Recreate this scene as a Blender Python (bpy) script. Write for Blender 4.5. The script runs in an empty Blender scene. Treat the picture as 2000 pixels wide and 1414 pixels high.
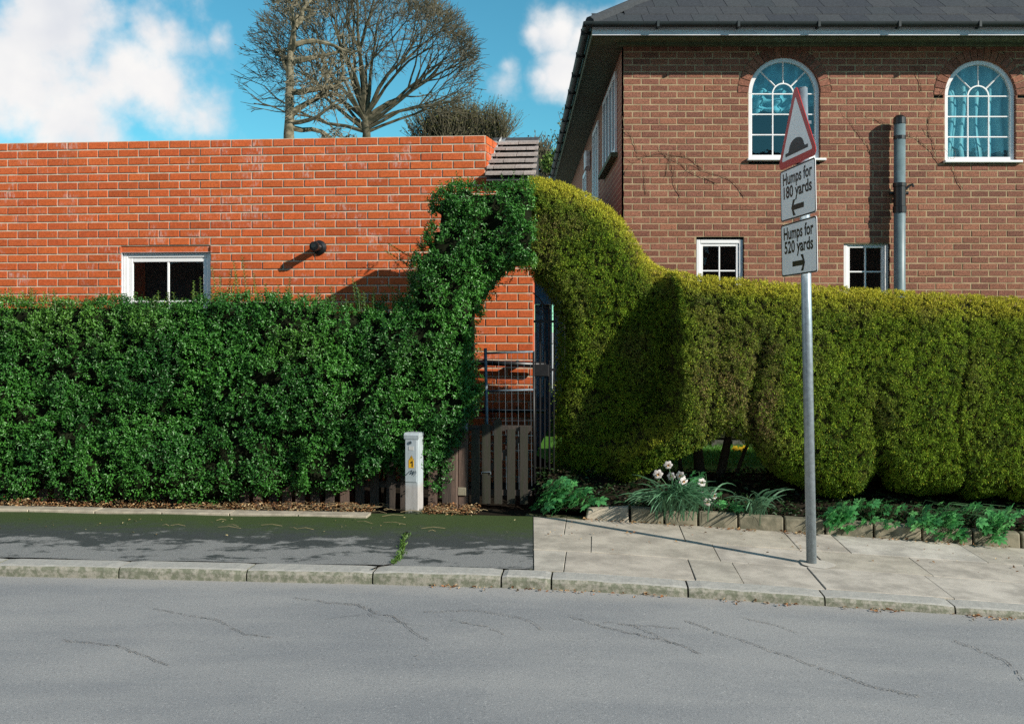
import bpy, math, random
import numpy as np
from mathutils import Vector, Matrix

R_ = random.Random(7)
rng = np.random.default_rng(11)
scene = bpy.context.scene
COL = scene.collection
rad = math.radians

# ------------------------------------------------------------------ camera
EYE = 1.69
F, CX, CY = 1900.0, 1010.0, 640.0
cam_d = bpy.data.cameras.new('camera')
cam = bpy.data.objects.new('camera', cam_d)
COL.objects.link(cam)
cam.location = (0, 0, EYE)
cam.rotation_euler = (rad(90), 0, 0)
cam_d.sensor_width = 36
cam_d.lens = 36 * F / 2000
cam_d.shift_x = -(CX - 1000) / 2000
cam_d.shift_y = -(707 - CY) / 2000
cam_d.clip_start = .05
cam_d.clip_end = 3000
scene.camera = cam

# ------------------------------------------------------------------ world, sun, exposure
SUN = Vector((1.5, -1.0, .87)).normalized()
SUN_EL = math.asin(SUN.z)
SUN_AZ = math.atan2(SUN.x, SUN.y)
SKY_STRENGTH = .095
world = bpy.data.worlds.new('World')
scene.world = world
world.use_nodes = True
wt = world.node_tree
wt.nodes.clear()


def node(t, kind, **kw):
    n = t.nodes.new(kind)
    for k, v in kw.items():
        setattr(n, k, v)
    return n


def pdir(px, py):
    return Vector(((px - CX) / F, 1, (CY - py) / F)).normalized()


def build_world():
    t = wt
    L = t.links.new
    out = node(t, 'ShaderNodeOutputWorld')
    bg = node(t, 'ShaderNodeBackground')
    bg.inputs['Strength'].default_value = SKY_STRENGTH
    sky = node(t, 'ShaderNodeTexSky', sky_type='NISHITA', sun_disc=False, sun_elevation=SUN_EL,
               sun_rotation=SUN_AZ, altitude=50, air_density=1.0, dust_density=.0, ozone_density=2.2)
    tint = node(t, 'ShaderNodeMix', data_type='RGBA', blend_type='MULTIPLY')
    tint.inputs[0].default_value = 1
    tint.inputs[7].default_value = (.46, 1.10, 1.05, 1)
    L(sky.outputs[0], tint.inputs[6])
    tc = node(t, 'ShaderNodeTexCoord')
    nz = node(t, 'ShaderNodeTexNoise')
    nz.inputs['Scale'].default_value = 20
    nz.inputs['Detail'].default_value = 9
    nz.inputs['Roughness'].default_value = .55
    L(tc.outputs['Generated'], nz.inputs['Vector'])
    acc = None
    # cumulus puffs: centre, angular radius in radians, weight
    puffs = [(1095, 58, .044, 1.5), (1150, 75, .050, 1.6), (1105, 140, .042, 1.6), (1165, 125, .055, 1.6),
             (1060, 150, .024, 1.0), (1045, 66, .022, 1.0), (1230, 100, .07, 1.2),
             (992, 130, .020, .72), (985, 160, .024, .75), (940, 138, .014, .55), (-100, 600, .22, 1.3), (250, 620, .10, 1.2),
             (120, 60, .11, 1.7), (20, 150, .12, 1.7), (230, 130, .08, 1.6), (320, 190, .07, 1.5), (-150, 200, .15, 1.7), (130, 240, .11, 1.6), (300, 60, .06, 1.4), (400, 225, .045, 1.1),
             (430, 80, .02, .7), (-900, 250, .30, 1.2), (-1900, 100, .30, 1.2), (3200, 200, .30, 1.1)]
    dirs = [(pdir(px, py), r, w) for px, py, r, w in puffs] + [(Vector((-1, -.1, .28)).normalized(), .75, 1.7), (Vector((-.8, -.7, .5)).normalized(), .65, 1.6)]  # last two: unseen clouds added to brighten the sign plates from the side
    for dv, r, w in dirs:
        d = node(t, 'ShaderNodeVectorMath', operation='DISTANCE')
        L(tc.outputs['Generated'], d.inputs[0])
        d.inputs[1].default_value = dv
        m = node(t, 'ShaderNodeMath', operation='MULTIPLY_ADD')
        L(d.outputs['Value'], m.inputs[0])
        m.inputs[1].default_value = -w / r
        m.inputs[2].default_value = w
        if acc is None:
            acc = m
        else:
            a = node(t, 'ShaderNodeMath', operation='MAXIMUM')
            L(acc.outputs[0], a.inputs[0])
            L(m.outputs[0], a.inputs[1])
            acc = a
    nadd = node(t, 'ShaderNodeMath', operation='MULTIPLY_ADD')
    L(nz.outputs['Fac'], nadd.inputs[0])
    nadd.inputs[1].default_value = 2.6
    nadd.inputs[2].default_value = -1.42
    s = node(t, 'ShaderNodeMath', operation='ADD')
    L(acc.outputs[0], s.inputs[0])
    L(nadd.outputs[0], s.inputs[1])
    mr = node(t, 'ShaderNodeMapRange', interpolation_type='SMOOTHSTEP')
    mr.inputs['From Min'].default_value = .05
    mr.inputs['From Max'].default_value = 1.25
    L(s.outputs[0], mr.inputs['Value'])
    nz2 = node(t, 'ShaderNodeTexNoise')
    nz2.inputs['Scale'].default_value = 9
    nz2.inputs['Detail'].default_value = 5
    L(tc.outputs['Generated'], nz2.inputs['Vector'])
    ramp = node(t, 'ShaderNodeValToRGB')
    ramp.color_ramp.elements[0].position = .35
    ramp.color_ramp.elements[0].color = (5.9, 6.1, 6.5, 1)
    ramp.color_ramp.elements[1].position = .6
    ramp.color_ramp.elements[1].color = (7.5, 7.4, 7.3, 1)
    L(nz2.outputs['Fac'], ramp.inputs['Fac'])
    mix = node(t, 'ShaderNodeMix', data_type='RGBA')
    L(mr.outputs[0], mix.inputs[0])
    L(tint.outputs[2], mix.inputs[6])
    L(ramp.outputs[0], mix.inputs[7])
    L(mix.outputs[2], bg.inputs['Color'])
    L(bg.outputs[0], out.inputs['Surface'])


build_world()
sun_d = bpy.data.lights.new('sun', 'SUN')
sun_d.energy = 5.0
sun_d.angle = rad(.5)
sun_d.color = (1.0, .93, .82)
sun = bpy.data.objects.new('sun', sun_d)
sun.rotation_euler = SUN.to_track_quat('Z', 'Y').to_euler()
sun.location = (8, -6, 9)
COL.objects.link(sun)
scene.view_settings.view_transform = 'Standard'
scene.view_settings.look = 'None'
scene.view_settings.gamma = 1
scene.view_settings.exposure = .42
scene.view_settings.use_curve_mapping = False
scene.render.engine = 'CYCLES'
scene.cycles.use_denoising = False
scene.cycles.max_bounces = 6
scene.cycles.transparent_max_bounces = 12
scene.cycles.sample_clamp_indirect = 6

# ------------------------------------------------------------------ frames of reference
# street frame: u along the kerb, v away from the road, z up. The kerb's front edge is v = 0.
TH = math.atan(.083)
ST, CT = math.sin(TH), math.cos(TH)
OY = 6.64


def W(u, v, z=0):
    return Vector((u * CT + v * ST, OY - u * ST + v * CT, z))


def g(u):
    """height of the pavement: level, then falling gently to the right"""
    u = np.asarray(u, float)
    x = np.minimum(u, 14.0) - .1
    return -.051 * .25 * np.log1p(np.exp(np.clip(x / .25, -60, 60)))


def pv(px, py, v):
    """pixel -> (u, z) on the street plane v = const"""
    a, b = (px - CX) / F, (CY - py) / F
    t = (v + OY * CT) / (a * ST + CT)
    x, y = a * t, t
    return (x * CT - (y - OY) * ST, EYE + b * t)


def pg(px, py):
    """pixel -> (u, v) on the pavement surface"""
    a, b = (px - CX) / F, (CY - py) / F
    z = 0.0
    for _ in range(30):
        t = (z - EYE) / b
        x, y = a * t, t
        u, v = x * CT - (y - OY) * ST, x * ST + (y - OY) * CT
        z = float(g(u))
    return u, v


def pY(px, py, Y):
    return ((px - CX) / F * Y, EYE + (CY - py) / F * Y)


# ------------------------------------------------------------------ materials
def new_mat(name):
    m = bpy.data.materials.new(name)
    m.use_nodes = True
    t = m.node_tree
    b = t.nodes['Principled BSDF']
    return m, t, b


def noise(t, scale, detail=4, rough=.55, vec=None, stretch=None):
    n = node(t, 'ShaderNodeTexNoise')
    n.inputs['Scale'].default_value = scale
    n.inputs['Detail'].default_value = detail
    n.inputs['Roughness'].default_value = rough
    gp = node(t, 'ShaderNodeNewGeometry')
    src = gp.outputs['Position']
    if stretch:
        mp = node(t, 'ShaderNodeMapping')
        mp.inputs['Scale'].default_value = stretch
        t.links.new(src, mp.inputs['Vector'])
        src = mp.outputs[0]
    t.links.new(src, n.inputs['Vector'])
    return n.outputs['Fac']


def maprange(t, val, a, b, c=0, d=1):
    m = node(t, 'ShaderNodeMapRange', interpolation_type='SMOOTHSTEP')
    m.inputs['From Min'].default_value = a
    m.inputs['From Max'].default_value = b
    m.inputs['To Min'].default_value = c
    m.inputs['To Max'].default_value = d
    t.links.new(val, m.inputs['Value'])
    return m.outputs[0]


def mixc(t, fac, c1, c2, blend='MIX'):
    m = node(t, 'ShaderNodeMix', data_type='RGBA', blend_type=blend)
    for s, v in ((m.inputs[0], fac), (m.inputs[6], c1), (m.inputs[7], c2)):
        if isinstance(v, (int, float)):
            s.default_value = v
        elif isinstance(v, tuple):
            s.default_value = (*v, 1)
        else:
            t.links.new(v, s)
    return m.outputs[2]


def bump(t, b, height, strength=.3, dist=.01, prev=None):
    n = node(t, 'ShaderNodeBump')
    n.inputs['Strength'].default_value = strength
    n.inputs['Distance'].default_value = dist
    t.links.new(height, n.inputs['Height'])
    if prev is not None:
        t.links.new(prev, n.inputs['Normal'])
    t.links.new(n.outputs[0], b.inputs['Normal'])
    return n.outputs[0]


def plain(name, c, rough=.6, metal=0.0, vary=.25, scale=18, bumpy=0.0, bscale=120, spec=.5, c2=None, stretch=None):
    m, t, b = new_mat(name)
    c2 = c2 or tuple(x * (1 - vary) for x in c)
    f = maprange(t, noise(t, scale, stretch=stretch), .35, .65)
    t.links.new(mixc(t, f, c, c2), b.inputs['Base Color'])
    b.inputs['Roughness'].default_value = rough
    b.inputs['Metallic'].default_value = metal
    b.inputs['Specular IOR Level'].default_value = spec
    if bumpy:
        bump(t, b, noise(t, bscale, 3, stretch=stretch), bumpy, .004)
    return m


def piece_random(t):
    oi = node(t, 'ShaderNodeObjectInfo')
    gi = node(t, 'ShaderNodeNewGeometry')
    a = node(t, 'ShaderNodeMath', operation='ADD')
    t.links.new(oi.outputs['Random'], a.inputs[0])
    t.links.new(gi.outputs['Random Per Island'], a.inputs[1])
    fr = node(t, 'ShaderNodeMath', operation='FRACT')
    t.links.new(a.outputs[0], fr.inputs[0])
    return fr.outputs[0]


def ramp(t, fac, stops):
    r = node(t, 'ShaderNodeValToRGB')
    e = r.color_ramp.elements
    while len(e) < len(stops):
        e.new(.5)
    for el, (p, c) in zip(e, stops):
        el.position = p
        el.color = (*c, 1)
    t.links.new(fac, r.inputs['Fac'])
    return r.outputs[0]


def brick_mat(name, tones, bloom=None, coarse=60, bumps=.5, rough=.8, spec=.25, lo=.72, hi=1.18):
    m, t, b = new_mat(name)
    n = len(tones)
    col = ramp(t, piece_random(t), [(i / max(1, n - 1), c) for i, c in enumerate(tones)])
    sp = maprange(t, noise(t, coarse, 6, .8), .32, .68, lo, hi)
    k = node(t, 'ShaderNodeVectorMath', operation='SCALE')
    t.links.new(col, k.inputs[0])
    t.links.new(sp, k.inputs['Scale'])
    col = k.outputs[0]
    if bloom:
        f1 = maprange(t, noise(t, 3.2, 5, .7), .52, .68, 0, .65)
        f2 = maprange(t, noise(t, 40, 4, .6, stretch=(1, 1, .35)), .42, .66)
        mm = node(t, 'ShaderNodeMath', operation='MULTIPLY')
        t.links.new(f1, mm.inputs[0])
        t.links.new(f2, mm.inputs[1])
        col = mixc(t, mm.outputs[0], col, bloom)
    t.links.new(col, b.inputs['Base Color'])
    b.inputs['Roughness'].default_value = rough
    b.inputs['Specular IOR Level'].default_value = spec
    bump(t, b, noise(t, coarse * 2.5, 4, .7), bumps, .006)
    return m


def leaf_mat(name, rough=.45, spec=.5, trans=.25, attr='Col'):
    m, t, b = new_mat(name)
    a = node(t, 'ShaderNodeAttribute', attribute_name=attr)
    t.links.new(a.outputs['Color'], b.inputs['Base Color'])
    b.inputs['Roughness'].default_value = rough
    b.inputs['Specular IOR Level'].default_value = spec
    tr = node(t, 'ShaderNodeBsdfTranslucent')
    t.links.new(a.outputs['Color'], tr.inputs['Color'])
    mx = node(t, 'ShaderNodeMixShader')
    mx.inputs[0].default_value = trans
    t.links.new(b.outputs[0], mx.inputs[1])
    t.links.new(tr.outputs[0], mx.inputs[2])
    t.links.new(mx.outputs[0], t.nodes['Material Output'].inputs['Surface'])
    return m


M = {}
M['brick_orange'] = brick_mat('orange brick', [(.47, .098, .026), (.57, .126, .033), (.40, .080, .022), (.54, .118, .036), (.51, .106, .028), (.45, .088, .028), (.56, .112, .03), (.50, .116, .04)],
                              bloom=(.55, .42, .38), coarse=45, bumps=.25)
M['brick_brown'] = brick_mat('brown rustic brick', [(.225, .090, .055), (.27, .112, .068), (.17, .070, .047), (.30, .128, .080), (.245, .101, .068), (.195, .079, .053), (.32, .134, .080)],
                             coarse=48, bumps=1.0, lo=.5, hi=1.35)
M['mortar'] = plain('pale mortar', (.58, .51, .40), .95, vary=.35, scale=9, bumpy=.3, spec=.1, c2=(.40, .37, .27))
M['mortar_warm'] = plain('warm mortar', (.40, .30, .185), .95, vary=.3, scale=7, bumpy=.3, spec=.1)
M['concrete'] = plain('pale concrete', (.66, .64, .61), .9, vary=.10, scale=1.5, bumpy=.25, spec=.2)
M['collar'] = plain('buff concrete', (.50, .46, .40), .9, vary=.12, scale=9, bumpy=.4, spec=.2)
M['joint'] = plain('sandy joint', (.13, .125, .08), 1, scale=12, c2=(.05, .065, .025), spec=.1)
M['kerb'] = None
M['soil'] = plain('dark soil', (.022, .018, .013), 1, scale=30, bumpy=.8, spec=.05)
M['ground'] = plain('dry ground', (.60, .58, .53), 1, scale=.4, spec=.1)
M['white_upvc'] = plain('white window plastic', (.80, .80, .80), .3, vary=.05, scale=5)
M['fascia'] = plain('white painted board', (.62, .63, .66), .5, vary=.25, scale=7, stretch=(.3, 1, 3))
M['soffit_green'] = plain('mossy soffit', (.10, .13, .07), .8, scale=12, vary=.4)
M['gutter'] = plain('dark gutter', (.012, .022, .024), .6, vary=.3, scale=6)
M['slate'] = brick_mat('dark roof tile', [(.045, .05, .055), (.06, .062, .065), (.04, .043, .05)], coarse=30, bumps=.4)
M['tile_grey'] = brick_mat('grey brown roof tile', [(.34, .29, .26), (.40, .34, .31), (.30, .26, .24)], coarse=30, bumps=.4)
M['lead'] = plain('lead flashing', (.50, .50, .50), .5, scale=30, bumpy=.5, bscale=40, vary=.35)
M['black_plastic'] = plain('black plastic', (.012, .013, .014), .35, scale=20)
M['pipe_grey'] = plain('teal grey pipe', (.13, .19, .205), .45, scale=10, vary=.2)
M['steel'] = plain('galvanised steel', (.34, .40, .44), .42, metal=.55, scale=26, vary=.22, bumpy=.06)
M['steel_dull'] = plain('weathered galvanised tube', (.16, .21, .25), .6, metal=.3, scale=30, vary=.3)
M['iron'] = plain('black painted iron', (.012, .012, .013), .45, scale=20)
M['sign_white'] = plain('white sign face', (.88, .88, .88), .45, vary=.06, scale=4)
M['sign_red'] = plain('red sign border', (.46, .022, .016), .45, vary=.12, scale=8)
M['sign_black'] = plain('black sign print', (.012, .011, .010), .5, vary=.1)
M['sign_back'] = plain('grey sign back', (.32, .33, .34), .5)
M['wood'] = plain('weathered brown wood', (.060, .045, .036), .85, scale=14, c2=(.030, .024, .020), stretch=(6, 6, .5), bumpy=.5, bscale=40)
M['wood_green_shaded'] = plain('algae stained shaded picket', (.032, .027, .021), .85, scale=9, c2=(.024, .026, .014), stretch=(6, 6, .7), bumpy=.5, bscale=40)  # the arch's shade is put into this very dark picket colour
M['wood_red'] = plain('reddish fence post', (.13, .085, .065), .85, scale=14, c2=(.08, .055, .042), stretch=(6, 6, .5), bumpy=.5, bscale=40)
M['pillar'] = None
M['yellow'] = plain('yellow label', (.72, .40, .012), .5, vary=.06)
M['paper'] = plain('white sticker', (.66, .66, .64), .6)
M['ink'] = plain('blue black marker ink', (.02, .045, .065), .5)
M['stone'] = plain('edging stone', (.24, .215, .155), .9, scale=9, c2=(.12, .115, .08), bumpy=.6, bscale=60, spec=.2)
M['rock'] = plain('mossy rock', (.10, .10, .085), .95, scale=14, c2=(.04, .05, .03), bumpy=.8, bscale=40, spec=.1)
M['stone_pale'] = plain('pale edging stone', (.42, .37, .29), .9, scale=9, vary=.3, bumpy=.5, bscale=60, spec=.2)
M['bark'] = plain('grey olive bark', (.115, .100, .068), .95, scale=5, c2=(.045, .044, .028), spec=.1)
M['bark_pale'] = plain('pale lichen bark', (.22, .19, .13), .95, scale=7, c2=(.075, .07, .045), spec=.1)
M['bark_dark'] = plain('dark hedge stem', (.06, .048, .035), .95, scale=20, spec=.1)
M['twig_tan'] = plain('dry creeper stem', (.17, .115, .075), .95, scale=30, spec=.1)
M['leaf_privet'] = leaf_mat('glossy green leaf', .36, .5, .2)
M['leaf_conifer'] = leaf_mat('clipped conifer', .7, .2, .2)
M['leaf_soft'] = leaf_mat('soft leaf', .5, .35, .3)
M['petal'] = leaf_mat('flower petal', .6, .3, .35)
M['litter'] = leaf_mat('dry leaf', .8, .15, .1)
M['stem_green0'] = plain('green shoot', (.07, .13, .04), .6)
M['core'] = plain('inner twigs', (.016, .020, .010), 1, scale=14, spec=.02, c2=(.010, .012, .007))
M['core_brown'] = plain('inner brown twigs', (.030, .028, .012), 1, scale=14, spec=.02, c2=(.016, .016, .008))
M['dark_room'] = plain('dark interior', (.022, .026, .028), .9, spec=.1)
M['curtain'] = plain('teal curtain', (.13, .42, .50), .9, scale=8, vary=.35, spec=.1, stretch=(2, 2, .5))
M['net'] = plain('blue green net curtain', (.10, .28, .34), .9, scale=7, c2=(.20, .40, .43), spec=.1, stretch=(2, 2, .6))
M['blue_paint'] = plain('pale blue painted boards', (.30, .44, .56), .5, vary=.1, scale=3)
M['bluegrey'] = plain('blue grey render', (.16, .20, .24), .8, vary=.15, scale=3)


def glass_mat():
    m, t, b = new_mat('window glass')
    tr = node(t, 'ShaderNodeBsdfTransparent')
    tr.inputs['Color'].default_value = (.80, .92, .94, 1)
    gl = node(t, 'ShaderNodeBsdfGlossy')
    gl.inputs['Roughness'].default_value = .02
    gl.inputs['Color'].default_value = (1, 1, 1, 1)
    lw = node(t, 'ShaderNodeLayerWeight')
    lw.inputs['Blend'].default_value = .5
    pw = node(t, 'ShaderNodeMath', operation='POWER')
    t.links.new(lw.outputs['Facing'], pw.inputs[0])
    pw.inputs[1].default_value = 5
    ma = node(t, 'ShaderNodeMath', operation='MULTIPLY_ADD')
    t.links.new(pw.outputs[0], ma.inputs[0])
    ma.inputs[1].default_value = .9
    ma.inputs[2].default_value = .09
    f = ma.outputs[0]
    bn = node(t, 'ShaderNodeBump')
    bn.inputs['Strength'].default_value = .05
    bn.inputs['Distance'].default_value = .02
    t.links.new(noise(t, 5, 2), bn.inputs['Height'])
    t.links.new(bn.outputs[0], gl.inputs['Normal'])
    mx = node(t, 'ShaderNodeMixShader')
    t.links.new(f, mx.inputs[0])
    t.links.new(tr.outputs[0], mx.inputs[1])
    t.links.new(gl.outputs[0], mx.inputs[2])
    t.links.new(mx.outputs[0], t.nodes['Material Output'].inputs['Surface'])
    return m


M['glass'] = glass_mat()


def road_mat():
    m, t, b = new_mat('worn grey asphalt')
    fine = noise(t, 75, 6, .85)
    mid = noise(t, 1.6, 5, .6, stretch=(.45, 1.2, 1))
    c = mixc(t, maprange(t, mid, .3, .7), (.222, .227, .233), (.298, .296, .290))
    stones = mixc(t, maprange(t, fine, .56, .70), c, (.56, .55, .53))
    pits = mixc(t, maprange(t, fine, .46, .32), stones, (.07, .075, .08))
    geo = node(t, 'ShaderNodeNewGeometry')
    dv = node(t, 'ShaderNodeVectorMath', operation='DOT_PRODUCT')
    t.links.new(geo.outputs['Position'], dv.inputs[0])
    dv.inputs[1].default_value = (ST, CT, 0)
    wob = node(t, 'ShaderNodeMath', operation='MULTIPLY_ADD')
    t.links.new(noise(t, 3, 5, .7), wob.inputs[0])
    wob.inputs[1].default_value = .35
    t.links.new(dv.outputs['Value'], wob.inputs[2])
    dusty = maprange(t, wob.outputs[0], OY * CT - .12, OY * CT + .12, 0, .38)
    pits = mixc(t, dusty, pits, (.40, .375, .34))          # grit washed along the kerb
    t.links.new(pits, b.inputs['Base Color'])
    b.inputs['Roughness'].default_value = .85
    b.inputs['Specular IOR Level'].default_value = .3
    bump(t, b, fine, .55, .006)
    return m


def pave_mat():
    """dark damp asphalt footway, drying in pale patches, moss towards the hedge"""
    m, t, b = new_mat('mossy asphalt footway')
    fine = noise(t, 230, 3, .7)
    patch = noise(t, 2.6, 7, .68, stretch=(1, 1.7, 1))
    tc = node(t, 'ShaderNodeNewGeometry')
    sx = node(t, 'ShaderNodeVectorMath', operation='DOT_PRODUCT')
    t.links.new(tc.outputs['Position'], sx.inputs[0])
    sx.inputs[1].default_value = (ST, CT, 0)          # v + OY*CT
    v0 = OY * CT
    away = maprange(t, sx.outputs['Value'], v0 + .30, v0 + 1.5, 0, .26)
    sub = node(t, 'ShaderNodeMath', operation='SUBTRACT')
    t.links.new(patch, sub.inputs[0])
    t.links.new(away, sub.inputs[1])
    dry = maprange(t, sub.outputs[0], .37, .46)
    c = mixc(t, dry, (.046, .053, .052), (.215, .215, .208))
    spk = mixc(t, maprange(t, fine, .35, .68, .55, 1.5), (0, 0, 0), c)
    k = node(t, 'ShaderNodeVectorMath', operation='SCALE')
    t.links.new(c, k.inputs[0])
    t.links.new(maprange(t, fine, .33, .68, .55, 1.45), k.inputs['Scale'])
    mn = noise(t, 9, 4, .65)
    ad = node(t, 'ShaderNodeMath', operation='MULTIPLY_ADD')
    t.links.new(mn, ad.inputs[0])
    ad.inputs[1].default_value = .9
    t.links.new(sx.outputs['Value'], ad.inputs[2])
    moss = maprange(t, ad.outputs[0], v0 + 1.40, v0 + 2.2, 0, .9)
    c = mixc(t, moss, k.outputs[0], (.040, .068, .013))
    t.links.new(c, b.inputs['Base Color'])
    b.inputs['Roughness'].default_value = .8
    b.inputs['Specular IOR Level'].default_value = .3
    bump(t, b, fine, .5, .006)
    return m


def kerb_mat():
    m, t, b = new_mat('concrete kerb')
    n = noise(t, 24, 5, .7)
    fine = noise(t, 150, 3, .7)
    geo = node(t, 'ShaderNodeNewGeometry')
    sep = node(t, 'ShaderNodeSeparateXYZ')
    t.links.new(geo.outputs['True Normal'], sep.inputs[0])
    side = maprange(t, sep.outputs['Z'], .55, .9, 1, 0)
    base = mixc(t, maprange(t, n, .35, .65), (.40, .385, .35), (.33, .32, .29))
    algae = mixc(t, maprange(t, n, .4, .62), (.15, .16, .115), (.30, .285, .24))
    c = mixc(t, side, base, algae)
    c = mixc(t, maprange(t, fine, .64, .72), c, (.05, .055, .05))
    t.links.new(c, b.inputs['Base Color'])
    b.inputs['Roughness'].default_value = .9
    b.inputs['Specular IOR Level'].default_value = .2
    bump(t, b, n, .5, .008)
    return m


def slab_mat():
    m, t, b = new_mat('buff paving flag')
    col = ramp(t, piece_random(t), [(0, (.42, .375, .315)), (.35, (.46, .42, .365)), (.6, (.40, .36, .295)), (1, (.47, .44, .39))])
    st = maprange(t, noise(t, 3.4, 7, .72), .33, .66, .70, 1.14)
    k = node(t, 'ShaderNodeVectorMath', operation='SCALE')
    t.links.new(col, k.inputs[0])
    t.links.new(st, k.inputs['Scale'])
    fine = noise(t, 170, 3, .7)
    c = mixc(t, maprange(t, fine, .60, .74, 0, .6), k.outputs[0], (.20, .185, .15))
    t.links.new(c, b.inputs['Base Color'])
    b.inputs['Roughness'].default_value = .9
    b.inputs['Specular IOR Level'].default_value = .2
    bump(t, b, fine, .35, .004)
    return m


def pillar_mat():
    m, t, b = new_mat('grey service pillar')
    geo = node(t, 'ShaderNodeNewGeometry')
    sep = node(t, 'ShaderNodeSeparateXYZ')
    t.links.new(geo.outputs['Position'], sep.inputs[0])
    n = noise(t, 14, 5, .65, stretch=(2, 2, .6))
    c = mixc(t, maprange(t, n, .35, .7), (.40, .45, .48), (.33, .37, .39))
    lo = mixc(t, maprange(t, n, .35, .7), (.42, .40, .39), (.35, .335, .32))
    c = mixc(t, maprange(t, sep.outputs['Z'], .30, .22), c, lo)
    ad = node(t, 'ShaderNodeMath', operation='MULTIPLY_ADD')
    t.links.new(noise(t, 40, 4, .6), ad.inputs[0])
    ad.inputs[1].default_value = -.12
    t.links.new(sep.outputs['Z'], ad.inputs[2])
    c = mixc(t, maprange(t, ad.outputs[0], -.01, -.045), c, (.05, .06, .035))
    t.links.new(c, b.inputs['Base Color'])
    b.inputs['Roughness'].default_value = .6
    return m


def side_brick_mat():
    m, t, b = new_mat('brick side wall')
    geo = node(t, 'ShaderNodeNewGeometry')
    sep = node(t, 'ShaderNodeSeparateXYZ')
    t.links.new(geo.outputs['Position'], sep.inputs[0])
    cmb = node(t, 'ShaderNodeCombineXYZ')
    t.links.new(sep.outputs['Y'], cmb.inputs[0])
    t.links.new(sep.outputs['Z'], cmb.inputs[1])
    br = node(t, 'ShaderNodeTexBrick')
    br.inputs['Scale'].default_value = 1
    br.inputs['Brick Width'].default_value = .22
    br.inputs['Row Height'].default_value = .0815
    br.inputs['Mortar Size'].default_value = .006
    br.inputs['Color1'].default_value = (.22, .08, .05, 1)
    br.inputs['Color2'].default_value = (.28, .10, .06, 1)
    br.inputs['Mortar'].default_value = (.40, .30, .19, 1)
    t.links.new(cmb.outputs[0], br.inputs['Vector'])
    t.links.new(br.outputs['Color'], b.inputs['Base Color'])
    b.inputs['Roughness'].default_value = .9
    return m


def lawn_mat():
    return plain('lawn', (.075, .20, .028), .9, scale=14, c2=(.05, .15, .02), bumpy=.6, spec=.1)


M['sign_white'].node_tree.nodes['Principled BSDF'].inputs['Sheen Weight'].default_value = .8      # beaded retroreflective sheeting
M['road'] = road_mat()
M['footway'] = pave_mat()
M['kerb'] = kerb_mat()
M['slab'] = slab_mat()
M['pillar'] = pillar_mat()
M['side_brick'] = side_brick_mat()
M['lawn'] = lawn_mat()


# ------------------------------------------------------------------ mesh helpers
class MB:
    """collects boxes, tubes and prisms in one frame and links them as ONE mesh object"""

    def __init__(s):
        s.v, s.f = [], []

    def add(s, vs, fs):
        o = len(s.v)
        s.v += [tuple(p) for p in vs]
        s.f += [tuple(i + o for i in f) for f in fs]
        return s

    def box(s, x0, x1, y0, y1, z0, z1):
        return s.add([(x0, y0, z0), (x1, y0, z0), (x1, y1, z0), (x0, y1, z0), (x0, y0, z1), (x1, y0, z1), (x1, y1, z1), (x0, y1, z1)],
                     [(0, 3, 2, 1), (4, 5, 6, 7), (0, 1, 5, 4), (1, 2, 6, 5), (2, 3, 7, 6), (3, 0, 4, 7)])

    def cbox(s, x0, x1, y0, y1, z0, z1, c):
        """box whose front (y0) and top edges are chamfered by c"""
        def ring(y, k):
            return [(x0 + k, y, z0 + k), (x1 - k, y, z0 + k), (x1 - k, y, z1 - k), (x0 + k, y, z1 - k)]
        vs = ring(y0, c) + ring(y0 + c, 0) + ring(y1, 0)
        fs = [(0, 1, 2, 3)]
        for a in (0, 4):
            for i in range(4):
                j = (i + 1) % 4
                fs.append((a + j, a + i, a + 4 + i, a + 4 + j))
        fs.append((11, 10, 9, 8))
        return s.add(vs, fs)

    def prism(s, pts, a, b, axis='y'):
        """outline in the plane across `axis`, extruded from a to b"""
        n = len(pts)
        def P(p, q):
            return {'y': (p[0], q, p[1]), 'z': (p[0], p[1], q), 'x': (q, p[0], p[1])}[axis]
        vs = [P(p, a) for p in pts] + [P(p, b) for p in pts]
        fs = [tuple(range(n)), tuple(range(2 * n - 1, n - 1, -1))]
        fs += [((i + 1) % n, i, n + i, n + (i + 1) % n) for i in range(n)]
        return s.add(vs, fs)

    def tube(s, path, r, n=8, cap=True):
        path = [Vector(p) for p in path]
        rs = r if isinstance(r, (list, tuple)) else [r] * len(path)
        vs, fs = [], []
        ref = None
        for i, p in enumerate(path):
            d = (path[min(i + 1, len(path) - 1)] - path[max(i - 1, 0)])
            d = d.normalized() if d.length > 1e-9 else Vector((0, 0, 1))
            if ref is None:
                ref = Vector((1, 0, 0)) if abs(d.x) < .8 else Vector((0, 1, 0))
            a = (ref - d * ref.dot(d))
            if a.length < 1e-4:
                a = d.orthogonal()
            a.normalize()
            ref = a
            b = d.cross(a)
            for k in range(n):
                w = 2 * math.pi * k / n
                vs.append(p + (a * math.cos(w) + b * math.sin(w)) * rs[i])
        for i in range(len(path) - 1):
            for k in range(n):
                j = (k + 1) % n
                fs.append((i * n + k, i * n + j, (i + 1) * n + j, (i + 1) * n + k))
        if cap and n > 2:
            fs.append(tuple(range(n - 1, -1, -1)))
            fs.append(tuple(range((len(path) - 1) * n, len(path) * n)))
        return s.add(vs, fs)

    def mesh(s, name, off=(0, 0, 0), smooth=False):
        me = bpy.data.meshes.new(name)
        me.from_pydata([(p[0] - off[0], p[1] - off[1], p[2] - off[2]) for p in s.v], [], s.f)
        me.validate()
        if smooth:
            me.polygons.foreach_set('use_smooth', [True] * len(me.polygons))
        return me


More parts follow.
